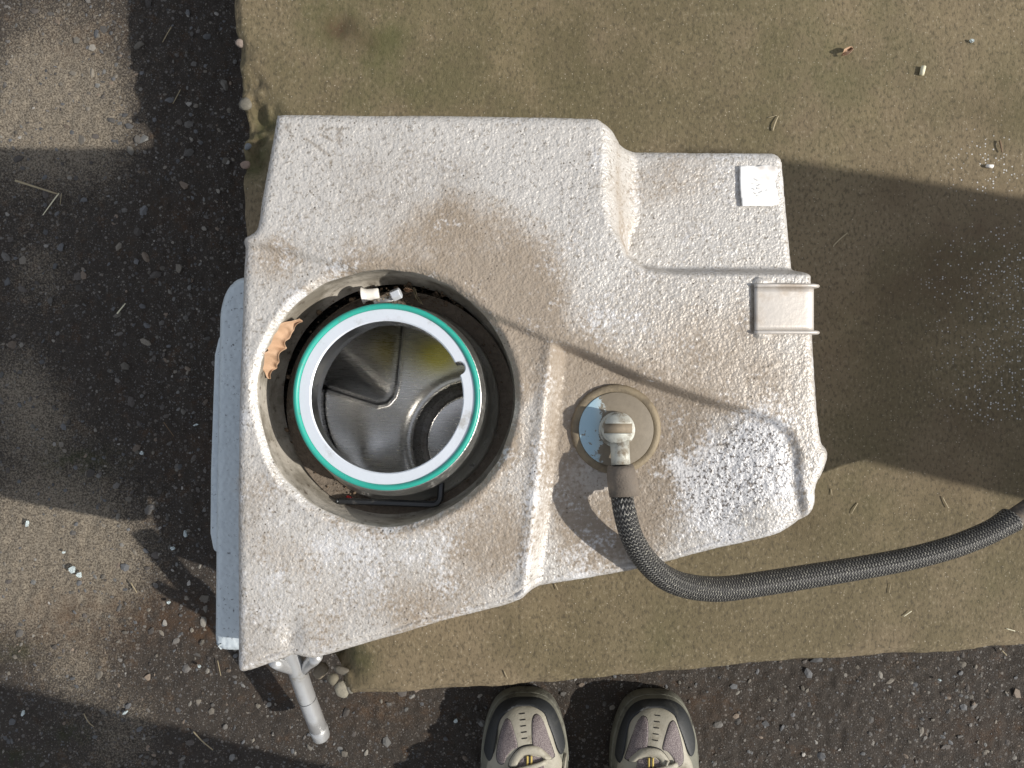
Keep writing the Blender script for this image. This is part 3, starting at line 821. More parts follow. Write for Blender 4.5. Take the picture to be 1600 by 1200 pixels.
# stainless inner vessel seen through the opening
def make_inner():
    cx, cy = NC0; RI = 0.108; ZF = .180
    c = 0.0014
    xs = np.arange(cx - RI - .005, cx + RI + .005, c); ys = np.arange(cy - RI - .005, cy + RI + .005, c)
    Fp = lambda a, b_: W(a, b_, ZF)[:2]
    wedge = [Fp(a, b_) for a, b_ in [(200, 592), (470, 603), (505, 604), (560, 622), (590, 631), (604, 628), (613, 618), (618, 600), (624, 540), (634, 420), (640, 200), (200, 200)]]
    dc = Fp(742, 693); dr_ = 98 * KP * (HC - ZF)
    def sdf(x, y): return np.hypot(x - cx, y - cy) - RI
    def zf(x, y):
        r = np.hypot(x - dc[0], y - dc[1])
        z = ZF + 0.0 * x
        z += 0.0015 * np.exp(-((r - dr_ - .004) / 0.006) ** 2)
        z -= 0.034 * sst(dr_ + .001, dr_ - 0.007, r) - 0.022 * sst(dr_ - .010, dr_ - .016, r)
        z -= 0.0030 * (1 - sst(0, dr_ - .020, r))
        sw = sdpoly(x, y, wedge)
        def ln(a, b_):
            A_ = np.array(Fp(*a)); B_ = np.array(Fp(*b_)); e = (B_ - A_) / np.hypot(*(B_ - A_))
            return (y - A_[1]) * e[0] - (x - A_[0]) * e[1]
        d1 = ln((505, 604), (590, 631)); d2 = ln((618, 600), (634, 420))
        ins = 0.5 * (d1 + d2 - np.sqrt((d1 - d2) ** 2 + 0.016 ** 2))
        ins = np.clip(ins + .003, 0, None) * sst(0, .004, -sw)
        z += np.minimum(ins * 1.9, 0.10)
        z -= 0.0022 * np.exp(-((sw - .0022) / 0.0016) ** 2)
        z += 0.004 * np.exp(-((x - Fp(570, 0)[0]) / .02) ** 2 - ((y - Fp(0, 720)[1]) / .03) ** 2)
        z += 0.0025 * (fbm(x, y, 0.07, 81, 2) - 0.5) + 0.0025 * sst(0.0, 0.05, sw)
        return np.minimum(z, .312)
    V, F, loops = field_mesh(xs, ys, sdf, zf, c)
    P = V.copy(); V = V.tolist(); F = F.tolist()
    loop = max(loops, key=len); prev = loop
    for j in range(1, 9):
        t = j / 8; cur = []
        for i in loop:
            x, y, z = P[i]; V.append((x, y, z + (.3205 - z) * t)); cur.append(len(V) - 1)
        for a in range(len(loop)):
            q = (a + 1) % len(loop); F.append((prev[a], prev[q], cur[q], cur[a]))
        prev = cur
    cur = []
    for i in loop:
        x, y, z = P[i]; d = math.hypot(x - cx, y - cy)
        V.append((cx + (x - cx) / d * .0870 * SC, cy + (y - cy) / d * .0870 * SC, .3212)); cur.append(len(V) - 1)
    for a in range(len(loop)):
        q = (a + 1) % len(loop); F.append((prev[a], prev[q], cur[q], cur[a]))
    me = pymesh('inner_vessel', V, F)
    V = np.array(V); x = V[:, 0]; y = V[:, 1]
    m = np.zeros((len(V), 3), np.float32)
    fb = lambda px, py, r, ry=None: blob(x, y, px, py, r, ZF, ry=ry)
    m[:, 0] = 1.0 * fb(690, 556, 42, 36) + 0.35 * fb(650, 540, 40)  # yellow reflected glow painted into the steel colour
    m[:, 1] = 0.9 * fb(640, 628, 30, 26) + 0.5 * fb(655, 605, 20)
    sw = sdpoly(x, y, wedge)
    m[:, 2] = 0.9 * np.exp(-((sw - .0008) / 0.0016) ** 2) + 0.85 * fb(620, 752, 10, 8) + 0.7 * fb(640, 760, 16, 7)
    attr_col(me, 'glow_and_marks', np.clip(m, 0, 1))
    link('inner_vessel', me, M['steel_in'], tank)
make_inner()

# side panel low on the left of the tank
def side_panel():
    zt, zb = .312, .185
    x0, y0, _ = W(334, 1020, zt); x1, y1, _ = W(345, 432, zt)
    xi = W(372, 800, .372)[0] - .004
    poly = [(xi, y0), (x0 + .004, y0)] + [(x0 - .001, y0 + .006)] + [(x0 + .0005, (y0 + y1) / 2), (x1 - .003, y1 - .03), (x1 + .002, y1 - .012), (x1 + .012, y1), (xi, y1 + .001)]
    o = prism('side_panel', poly, zb, zt, M['panel'], tank, 0.008, 4)
    zt2 = .297
    x0, y0, _ = W(327, 868, zt2); x1, y1, _ = W(334, 520, zt2)
    poly = [(x0 + .012, y0), (x0 + .003, y0 + .004), (x0, y0 + .02), (x0 + .0005, -.08), (x1, y1 - .02), (x1 + .004, y1 - .003), (x1 + .014, y1)]
    prism('side_flange', poly, .20, zt2, M['panel'], tank, 0.003, 3)
side_panel()

# metal retaining clip over the right edge
def clip():
    # profile along x: flat on the top, bending down over the edge
    def row(px0, py, lift, n=18):
        pts = []
        for i in range(n):
            t = i / (n - 1)
            x = W(px0 + (1268 - px0) * t, py, .377)[0]
            pts.append((x, t))
        return pts
    xl = W(1174, 0, .379)[0]; xr = W(1266, 0, .377)[0]
    yt = W(0, 451, .379)[1]; yb = W(0, 517, .379)[1]
    n = 22; path = []
    for i in range(n):
        t = i / (n - 1)
        if t < .7:
            s = t / .7; path.append((xl + (xr - .006 - xl) * s, .3850 - .0018 * s * s))
        else:
            a = (t - .7) / .3 * math.pi / 2; path.append((xr - .006 + .0085 * math.sin(a), .3832 - .0085 * (1 - math.cos(a)) - (.03 * max(0, (t - .9) / .1))))
    V = []; F = []
    for (x, z) in path:
        for y in (yb, yb + .004, yt - .004, yt): V.append((x, y, z + .001))
    for i in range(n - 1):
        for k in range(3):
            F.append((i * 4 + k, (i + 1) * 4 + k, (i + 1) * 4 + k + 1, i * 4 + k + 1))
    me = pymesh('clip_strap', V, F)
    o = link('clip_strap', me, M['clip'], tank)
    md = o.modifiers.new('thick', 'SOLIDIFY'); md.thickness = .0012; md.offset = 0
    for y, off in ((yt, .0016), (yb, -.0016)):
        fl = []
        for i, (x, z) in enumerate(path):
            t = i / (n - 1)
            tx = 0.0045 * max(0, (t - .62) / .38)
            fl.append((x + tx, y + off, z + .0014 * min(1, t * 3 + .4)))
        fl = fl[:-3]
        fl.append((fl[-1][0] - .0006, y + off, fl[-1][2] - .008)); fl.append((fl[-1][0] - .003, y + off, fl[-1][2] - .006))
        tube('clip_flange', fl, .0016, M['clip'], tank, 10, flat=1.4)
        x, yy, z = fl[0]
    for y in (yt + .004, yb - .004):
        tube('weld_bead', [(xl - .002, y, .3800), (xl + .004, y + .001, .3825), (xl + .014, y, .3830)], [.0032, .0042, .0022], M['foam'], tank, 10)
clip()

# torn paper sticker lying on the notch floor
def sticker():
    zt = 0.352
    pts = [(1160, 255), (1176, 254), (1190, 255), (1205, 252), (1219, 256), (1221, 263), (1219, 272), (1216, 279), (1217, 287), (1219, 295), (1220, 306), (1221, 317), (1205, 320), (1190, 319), (1175, 319), (1163, 319), (1161, 300), (1160, 280)]
    w = [W(a, b_, zt)[:2] for a, b_ in pts]
    c = .0011
    a = np.array(w)
    xs = np.arange(a[:, 0].min() - .004, a[:, 0].max() + .004, c); ys = np.arange(a[:, 1].min() - .004, a[:, 1].max() + .004, c)
    sdf = lambda x, y: sdpoly(x, y, w) + .0008 * (vnoise(x, y, .003, 91) - .5)
    zf = lambda x, y: tank_base(x, y) + 0.0020 + .0012 * (fbm(x, y, .014, 93, 2) - .5)
    V, F, loops = field_mesh(xs, ys, sdf, zf, c)
    me = pymesh('paper_sticker', V.tolist(), F.tolist())
    m = np.zeros((len(V), 3), np.float32)
    m[:, 0] = .8 * blob(V[:, 0], V[:, 1], 1195, 257, 6, zt, ry=4) + .6 * blob(V[:, 0], V[:, 1], 1213, 258, 8, zt, ry=5) + .25 * blob(V[:, 0], V[:, 1], 1190, 275, 5, zt, ry=14)
    attr_col(me, 'mask', m)
    o = link('paper_sticker', me, M['paper'], tank)
    md = o.modifiers.new('thick', 'SOLIDIFY'); md.thickness = .0005; md.offset = -1
    # faint illegible print
    V = []; F = []
    for k, (px, py, ww, hh) in enumerate(((1186, 277, 7, 1.2), (1184, 283, 9, 1.0), (1190, 286, 6, 1.0), (1182, 292, 5, 1.2), (1189, 291, 4, 2.2), (1193, 297, 8, 1.0), (1184, 299, 5, 1.0), (1188, 303, 3, 1.4), (1203, 294, 3, 1.))):
        x, y, _ = W(px, py, zt); s = KP * (HC - zt)
        zz = float(zf(np.array([x]), np.array([y]))[0]) + .0006
        o_ = len(V); ca, sa = math.cos(.5 * ((k % 3) - 1)), math.sin(.5 * ((k % 3) - 1))
        for a_, b_ in ((-1, -1), (1, -1), (1, 1), (-1, 1)):
            ux, uy = a_ * ww * s / 2, b_ * hh * s / 2
            V.append((x + ca * ux - sa * uy, y + sa * ux + ca * uy, zz))
        F.append((o_, o_ + 1, o_ + 2, o_ + 3))
    link('faded_print', pymesh('faded_print', V, F), M['ink'], o, False)
sticker()

# sender cap with its brass ring, plate, slotted union bolt and elbow
ZC = .362
DC = W(963, 671, ZC + .008)[:2]
px2m = KP * (HC - .36)
cap = lathe('sender_cap', [(0.0, ZC - .006), (69 * px2m, ZC - .006), (69.5 * px2m, ZC + .004), (69 * px2m, ZC + .0065), (67 * px2m, ZC + .0078), (58 * px2m, ZC + .0080), (57 * px2m, ZC + .0072)], M['brass'], tank, DC, DC, 96)
lathe('cap_plate', [(57.5 * px2m, ZC + .0070), (57 * px2m, ZC + .0086), (56 * px2m, ZC + .0088), (26 * px2m, ZC + .0096), (0.0002, ZC + .0096)], M['plate'], cap, DC, DC, 96)
KC = W(965, 669, ZC + .024)[:2]
lathe('banjo_washer', [(0.0005, ZC + .0095), (27.5 * px2m, ZC + .0095), (27.5 * px2m, ZC + .0125), (26 * px2m, ZC + .0132), (20 * px2m, ZC + .0132)], M['knob'], cap, DC, DC, 48)
lathe('banjo_union', [(22 * px2m, ZC + .0130), (23.5 * px2m, ZC + .015), (23.5 * px2m, ZC + .024), (22 * px2m, ZC + .0255), (0.0005, ZC + .0256)], M['knob'], cap, (DC[0] * .5 + KC[0] * .5, DC[1] * .5 + KC[1] * .5), KC, 48)
def bolt():
    r = 21.5 * px2m; z0 = ZC + .0254; V = []; F = []; hw = 7.2 * px2m
    # two raised half-moons either side of the slot
    bm = bmesh.new()
    for s in (1, -1):
        a0 = math.asin(hw / r); n = 18
        pts = [(KC[0] + r * math.cos(a0 + (math.pi - 2 * a0) * i / n), KC[1] + s * r * math.sin(a0 + (math.pi - 2 * a0) * i / n)) for i in range(n + 1)]
        vs = [bm.verts.new((x, y, z0)) for x, y in (pts if s > 0 else pts[::-1])]
        f = bm.faces.new(vs); e = bmesh.ops.extrude_face_region(bm, geom=[f])
        for v in e['geom']:
            if isinstance(v, bmesh.types.BMVert): v.co.z = z0 + .0026
    bmesh.ops.recalc_face_normals(bm, faces=bm.faces)
    bmesh.ops.bevel(bm, geom=list(bm.edges), offset=.0004, segments=2, affect='EDGES')
    me = bpy.data.meshes.new('slotted_bolt'); bm.to_mesh(me); bm.free()
    link('slotted_bolt', me, M['knob'], cap)
    rbox('bolt_slot', KC[0], KC[1], z0 + .0007, 2 * r * .97, 2 * hw, .0012, M['slot'], cap, 0)
bolt()
e0 = Vector((*W(968, 688, ZC + .020),)); e1 = Vector((*W(970, 727, ZC + .024),))
tube('elbow_pipe', [e0, e0.lerp(e1, .5), e1], [14.3 * px2m, 14.0 * px2m, 14.2 * px2m], M['knob'], cap, 28)

# outlet tube at the front left corner
zt = .335
tp = [W(428, 950, .168), W(449, 1005, .135), W(462, 1040, .105), W(477, 1084, .078), W(489, 1116, .060), W(497, 1137, .050)]
r_ = 14.0 * KP * (HC - .08)
ot = tube('outlet_tube', tp, [r_ * .98] * 6, M['alu'], tank, 36)
ta, tb = Vector(tp[-2]), Vector(tp[-1]); td = (tb - ta).normalized()
tube('hose_barb', [tb - td * .0005, tb + td * .0015, tb + td * .004, tb + td * .0065, tb + td * .009, tb + td * .016, tb + td * .0175, tb + td * .0178], [r_ * .985, r_ * 1.03, r_ * 1.06, r_ * 1.05, r_ * 1.0, r_ * .98, r_ * .92, r_ * .80], M['alu'], ot, 36)
tm = Vector(tp[3]).lerp(Vector(tp[4]), .25)
tube('scribed_line', [tm - td * .0004, tm + td * .0004], [r_ * 1.004] * 2, M['hexkey'], ot, 36)
tube('weld_collar', [W(428, 1034, .150), W(437, 1038, .132), W(450, 1043, .116), W(463, 1052, .100)], [.006, .0072, .0065, .004], M['alu'], tank, 16)
tube('weld_collar', [W(496, 1026, .150), W(490, 1030, .132), W(482, 1037, .116), W(474, 1050, .100)], [.006, .0080, .0068, .004], M['alu'], tank, 16)
lathe('paint_dot', [(.0001, .1250), (.0014, .1247), (.0016, .1150)], plain('green_paint', (.03, .55, .10), .5), ot, W(460, 1034, .122)[:2], None, 14)
# ------------------------------------------------------------------ hose
ZH = ZC + .024
hose_px = [(972, 756, ZH), (972, 775, ZH + .002), (976, 800, ZH + .008), (987, 838, ZH + .004), (1008, 874, ZH - .010), (1040, 903, ZH - .030), (1080, 917, ZH - .050), (1130, 920, ZH - .068), (1190, 912, ZH - .082),
           (1260, 901, ZH - .092), (1340, 888, ZH - .100), (1420, 873, ZH - .106), (1490, 854, ZH - .112), (1545, 832, ZH - .118), (1580, 812, ZH - .122)]
hp = catmull([W(*p) for p in hose_px], 8, closed=False)
nh = len(hp)
def hose_r(i):
    t = i / (nh - 1)
    return float(np.interp(t, [0, .08, .22, .36, .48, .62, .8, .95, 1], [.0102, .0088, .0090, .0101, .0109, .0109, .0104, .0105, .0118]))
hose = empty('braided_hose', W(972, 756, ZH), 'black braided rubber hose curving from the slotted cap across the slab to the right', 'hose')
tube('woven_cover', hp, [hose_r(i) for i in range(nh)], M['sleeve'], hose, 40, uv=True)
inner = [hp[-4]] + catmull([W(1580, 813, ZH - .122), W(1604, 797, ZH - .125), W(1650, 766, ZH - .135), (.64, -.070, .215), (.74, .02, .175), (.80, .12, .1635), (.84, .30, .1635)], 6, closed=False)
tube('inner_hose', inner, .0088, M['dark_rubber'], hose, 24)
b0 = [W(969, 727, ZH), W(970, 736, ZH), W(972, 748, ZH + .001), W(974, 762, ZH + .001), W(975, 776, ZH + .002)]
tube('rubber_boot', b0, [.0100, .0111, .0118, .0120, .0114], M['boot'], hose, 28)
prism('boot_tab', [W(988, 744, ZH)[:2], W(1001, 749, ZH)[:2], W(1003, 755, ZH)[:2], W(999, 764, ZH)[:2], W(993, 776, ZH)[:2], W(984, 772, ZH)[:2]], ZH - .008, ZH - .003, M['boot'], hose, .0012, 2)

# ------------------------------------------------------------------ things lying in the well
def hexkey():
    z = .338
    k = empty('hex_key', W(610, 788, z), 'black L shaped hex key lying in the grimy well below the round opening', 'hex key')
    rr = 5.3 * KP * (HC - z)
    pts = [W(530, 783, z), W(600, 785, z), W(660, 787.5, z), W(676, 788, z), W(683, 786, z), W(687, 781, z), W(688.5, 774, z), W(689, 762, z), W(690, 748, z - .001)]
    tube('hex_rod', pts, rr, M['hexkey'], k, 6, smooth=False)
    tube('ball_tip', [W(525, 782.5, z), W(527.5, 783, z), W(530.5, 783, z)], [rr * .8, rr * .95, rr * .6], M['hexkey'], k, 12)
hexkey()
def leaf_strip(name, px, z, wid, label, cat, mat='leaf', curl=.004, tilt=0.0):
    c = catmull([W(a, b_, z + dz) for a, b_, dz in px], 8, closed=False)
    n = len(c); V = []; F = []; m = 8
    for i, p in enumerate(c):
        t = (c[min(i + 1, n - 1)] - c[max(i - 1, 0)]).normalized()
        s = Vector((-t.y, t.x, 0)).normalized()
        w = wid * (math.sin(math.pi * min(1, max(0.03, i / (n - 1)))) ** .55) * (.55 + .9 * float(vnoise(np.array(i * .19), np.array(wid * 900), 1.0, 17)))
        for j in range(m + 1):
            v = j / m - .5
            V.append(p + s * (w * v) + Vector((0, 0, curl * (4 * v * v) + tilt * v * w + .004 * (float(vnoise(np.array(i * .3), np.array(v * 2.), 1.0, 19)) - .5))))
    for i in range(n - 1):
        for j in range(m):
            F.append((i * (m + 1) + j, i * (m + 1) + j + 1, (i + 1) * (m + 1) + j + 1, (i + 1) * (m + 1) + j))
    o = link(name, pymesh(name, V, F), M[mat])
    md = o.modifiers.new('thick', 'SOLIDIFY'); md.thickness = .0003
    return tag(o, label, cat)
leaf_strip('dry_leaf', [(472, 501, .0), (457, 508, .004), (443, 521, .006), (436, 537, .003), (430, 552, .007), (424, 566, .004), (421, 580, .0), (423, 592, -.004)], .360, .0105,
           'curled tan dry leaf caught against the left wall of the well', 'leaf', tilt=-.8)
def plug():
    z = .342
    a = Vector(W(566, 462, z)); b_ = Vector(W(592, 458, z)); d = (b_ - a)
    o = tube('plastic_plug', [a, a + d * .06, a + d * .16, a + d * .35, a + d * .7, a + d * .97, b_], [.0072, .0070, .0058, .0050, .0046, .0044, .0037], M['white_plastic'], None, 24)
    tag(o, 'small white flared plastic plug in the dirt above the teal ring', 'plug')
plug()
def clamp():
    z = .342
    k = empty('hose_clamp', W(607, 464, z), 'small slotted metal hose clamp with bright hex screw beside the white plug', 'hose clamp')
    pts = [(583, 470), (597, 465), (612, 461), (617, 470), (602, 473.5), (585, 476)]
    w = [W(a, b_, z)[:2] for a, b_ in pts]
    prism('clamp_band', w, z - .001, z + .0006, metal('clamp_steel', (.52, .51, .49), .4, (.15, .12, .09), .3), k, .0003, 1)
    for a, b_, c in ((591, 470, 5), (599, 467.5, 3), (606, 465.5, 3)):
        x, y, _ = W(a, b_, z)
        rbox('band_slot', x, y, z + .0008, c * KP * (HC - 0.320), 2.6 * KP * (HC - 0.320), .0007, M['slot'], k, 0, -.25 + 1.2 * (c < 4))
    a = Vector(W(612, 463, z + .003)); b_ = Vector(W(626, 457, z + .004))
    tube('screw_head', [a, a.lerp(b_, .1), a.lerp(b_, .9), b_], [.0042, .0048, .0048, .0042], M['ring'], k, 6, smooth=False)
clamp()
def crumbs():
    V = []; F = []
    bases = [stone_verts(1, .7, 800 + i, 1) for i in range(6)]
    for i in range(620):
        if rng.random() < .62: px, py = rng.normal(655, 52), rng.normal(462, 12)
        elif rng.random() < .5: px, py = rng.normal(545, 26), rng.normal(768, 14)
        else:
            a = rng.uniform(0, 6.28); px, py = 612 + 172 * math.cos(a) + rng.normal(0, 5), 624 - 172 * math.sin(a) + rng.normal(0, 5)
        z = .3285 + abs(rng.normal(0, .0018)); x, y, _ = W(px, py, z)
        rw = math.hypot(x - WC[0], y - WC[1]); rn = math.hypot(x - NC0[0], y - NC0[1])
        if rw > WR - .004 or rn < .086: continue
        r = .0006 * math.exp(rng.normal(0, .5)); bv, bf = bases[rng.integers(6)]; o = len(V)
        V += [(x + v[0] * r, y + v[1] * r, z + v[2] * r) for v in bv]; F += [tuple(k + o for k in f) for f in bf]
    o = link('dirt_crumbs', pymesh('dirt_crumbs', V, F), M['crumb']); tag(o, 'loose brown dirt crumbs on the floor of the well', 'dirt', kind='stuff')
crumbs()
o = tube('red_chip', [W(542, 775, .333), W(546, 779, .333), W(549, 777, .332)], [.0012, .002, .001], M['red_crumb'], None, 8); tag(o, 'tiny red plastic chip beside the hex key', 'chip')
leaf_strip('orange_leaf_scrap', [(632, 452, 0), (638, 454, .002), (646, 455, .001)], .334, .0035, 'orange leaf scrap right of the hose clamp', 'leaf scrap')
leaf_strip('curled_leaf_shred', [(648, 450, .002), (650, 460, .003), (654, 468, .002), (661, 476, 0)], .334, .0026, 'thin curled leaf shred in the dirt above the ring', 'leaf scrap', 'straw')

# ------------------------------------------------------------------ litter on the ground and slab
def straw(pts, z, rpx, mat, label, cat='straw', name='straw', group='dry stalks and straws on the ground'):
    s = KP * (HC - z)
    P = [W(a, b_, z + (.0012 if i % 2 else .0004) + rpx * s) for i, (a, b_) in enumerate(pts)]
    P = catmull(P, 4, closed=False)
    n = len(P)
    o = tube(name, P, [rpx * .75 * s * (1 - .35 * i / (n - 1)) for i in range(n)], M[mat], None, 7, flat=.7)
    tag(o, label, cat, group)
for pts, z, r, mat, label in [
    ([(24, 282), (55, 292), (90, 303)], 0, 2.4, 'straw', 'thick dry straw lying across the upper left asphalt'),
    ([(92, 302), (80, 318), (67, 336)], 0, 1.4, 'pale_straw', 'bent pale straw under the thick one, pointing down left'),
    ([(96, 302), (94, 320)], 0, .9, 'straw', 'shortest upright straw in the straw bundle at upper left'),
    ([(268, 42), (260, 55), (254, 66)], 0, 1.3, 'straw', 'slanting straw in the dark shade left of the slab top'),
    ([(282, 140), (274, 155), (270, 162)], 0, 1.1, 'straw', 'brown stalk in shade at the middle of the upper left asphalt'),
    ([(204, 910), (214, 926)], 0, 1.3, 'straw', 'short straw at the edge of the lower sunlit asphalt patch'),
    ([(302, 1143), (316, 1158), (333, 1172)], 0, 1.6, 'straw', 'long slanting straw on the asphalt left of the aluminium tube'),
    ([(131, 1115), (138, 1128), (147, 1136)], 0, 1.2, 'straw', 'straw in shade at the bottom left above the glass flake'),
    ([(340, 1032), (345, 1056)], 0, .9, 'straw', 'thin stalk just below the blue grey side panel'),
    ([(256, 660), (272, 682)], 0, 1.1, 'twig', 'reddish stalk on dark asphalt left of the side panel'),
    ([(183, 490), (196, 474)], 0, 1.6, 'pale_straw', 'pale bent straw on the dark asphalt at left middle'),
    ([(1565, 1016), (1573, 1024)], 0, 1.6, 'straw', 'straw beside the slab edge at the lower right'),
    ([(1302, 384), (1312, 374), (1324, 364)], ZS, 1.5, 'straw', 'straw lying in the shadow right of the tank notch'),
    ([(1207, 204), (1211, 192), (1216, 181)], ZS, 2.0, 'straw', 'straw on the slab just above the stickered tank corner'),
    ([(1200, 184), (1214, 180)], ZS, .9, 'straw', 'hair thin stalk beside the straw above the stickered corner'),
    ([(1562, 220), (1564, 228), (1566, 238)], ZS, 2.4, 'twig', 'brown woody twig near the right end of the sunlit slab'),
    ([(1472, 776), (1482, 794)], ZS, 1.4, 'straw', 'straw on the slab above the hose near its right end'),
    ([(1340, 786), (1334, 796), (1330, 803)], ZS, 1.2, 'straw', 'straw on the slab between the white lobe and the hose'),
    ([(1298, 764), (1300, 774)], ZS, 1.1, 'straw', 'tiny straw closest to the white lobe of the tank'),
    ([(1412, 963), (1424, 955)], ZS, 1.3, 'pale_straw', 'pale straw below the middle of the hose'),
    ([(1389, 927), (1392, 912)], ZS, 1.0, 'straw', 'upright straw just under the hose'),
    ([(1572, 982), (1586, 986)], ZS, 1.1, 'pale_straw', 'pale straw near the slab edge at far right'),
    ([(787, 1048), (793, 1060)], ZS, 1.2, 'straw', 'straw on the slab directly above the left shoe'),
    ([(866, 911), (872, 922)], ZS, 1.3, 'straw', 'straw poking out from under the front edge of the tank'),
]:
    straw(pts, z, r, mat, label)
o = tube('white_stub', [W(1443, 104, ZS + .003), W(1440, 117, ZS + .003)], [.0027, .0025], M['pale_straw'], None, 10); tag(o, 'short thick white stem piece on the sunlit slab at upper right', 'stem')
o = leaf_strip('small_leaf', [(1314, 87, .001), (1320, 83, .004), (1330, 76, .002)], ZS + .001, .0062, 'small pinkish dry leaf on the sunlit slab right of centre', 'leaf')
o = tube('seed_husk', [W(1541, 259, ZS + .002), W(1551, 260, ZS + .002)], [.0018, .0022], M['white_plastic'], None, 8); tag(o, 'whitish husk at the right edge of the slab above the shadow', 'husk')
glass = [(43, 818, 4, 11, .1, 'long clear glass sliver in the sunlit patch at far left'), (113, 890, 9, 12, .6, 'largest clear glass flake, in the lower sunlit asphalt patch'), (124, 898, 8, 8, 1.2, 'glass chip touching the largest flake'),
         (100, 863, 4, 4, .2, 'tiny glint of glass above the largest flake'), (290, 834, 5, 12, -.2, 'pointed blue glass sliver in shade left of the panel'), (270, 857, 7, 5, .2, 'square glass chip below the pointed sliver'),
         (264, 941, 5, 4, .4, 'bright white glass chip left of the panel bottom'), (312, 1041, 5, 4, .5, 'bright glass chip just below the side panel'), (36, 1114, 4, 9, .1, 'upright glass flake in shade at the lower left'),
         (196, 1113, 4, 8, .9, 'leaning glass splinter at the bottom left of the tube'), (712, 1126, 7, 5, -.9, 'glass chip on the asphalt left of the left shoe'), (222, 708, 6, 5, .9, 'clear glass cube on dark asphalt at left middle'),
         (1468, 1062, 4, 3, .3, 'glinting glass grain on asphalt at lower right'), (306, 664, 9, 3, -.4, 'thin glass strip by the left side of the panel'), (1518, 64, 6, 4, .6, 'greenish glass fleck on the slab at top right')]
for i, (px, py, w_, h_, a, label) in enumerate(glass):
    z = (ZS if px > 1500 and py < 900 else 0.0) + .0015
    s = KP * (HC - z); x, y, _ = W(px, py, z); rr = random.Random(i)
    poly = []
    for k in range(6):
        t = k / 6 * 6.283 + rr.uniform(-.3, .3); q = rr.uniform(.7, 1.1)
        ux, uy = math.cos(t) * w_ * s * q * .6, math.sin(t) * h_ * s * q * .6
        poly.append((x + math.cos(a) * ux + math.sin(a) * uy, y - math.sin(a) * ux + math.cos(a) * uy))
    o = prism('glass_shard', poly, z - .001, z + .0022, M['glass'], None, .0003, 1, smooth=False)
    tag(o, label, 'glass shard', 'bits of broken glass')

# ------------------------------------------------------------------ the photographer: shoes in the frame, figure behind the camera
M['sh_leather'] = plain('pale_shoe_leather', (.35, .33, .27), .6, 0, .18, 60, .0004, (.22, .20, .155), .35)
M['sh_dark'] = plain('dark_shoe_rubber', (.018, .021, .024), .6, 0, .25, 60, .0003, (.055, .055, .05), .3)
M['sh_sole'] = plain('grey_shoe_sole', (.16, .16, .13), .7, 0, .25, 60, .0004, (.05, .048, .04), .4)
b = NB('mauve_mesh')
vv = b.voro(900, 'F1', 'Distance'); n1 = b.noise(60, 4)
c = b.mix(n1, (.22, .19, .19), (.33, .285, .28)); c = b.mix(b.step(vv, .35, .55), c, (.13, .105, .11))
M['sh_mesh'] = b.out(col=c, rough=.75, normal=b.bump(vv, .0006), sheen=.2)
M['sh_yellow'] = plain('yellow_webbing', (.50, .38, .10), .6, 0, .2, 200)
M['sh_black'] = plain('black_thread', (.012, .011, .012), .6, 0, .2, 200)
M['denim'] = plain('blue_denim', (.06, .085, .14), .85, 0, .25, 60, .0006)
M['jacket'] = plain('grey_jacket_cloth', (.11, .11, .115), .85, 0, .2, 40, .0006)
M['skin'] = plain('skin', (.55, .36, .27), .5, 0, .08, 40, .0002)
M['hair'] = plain('brown_hair', (.05, .03, .02), .6, 0, .3, 150, .001)

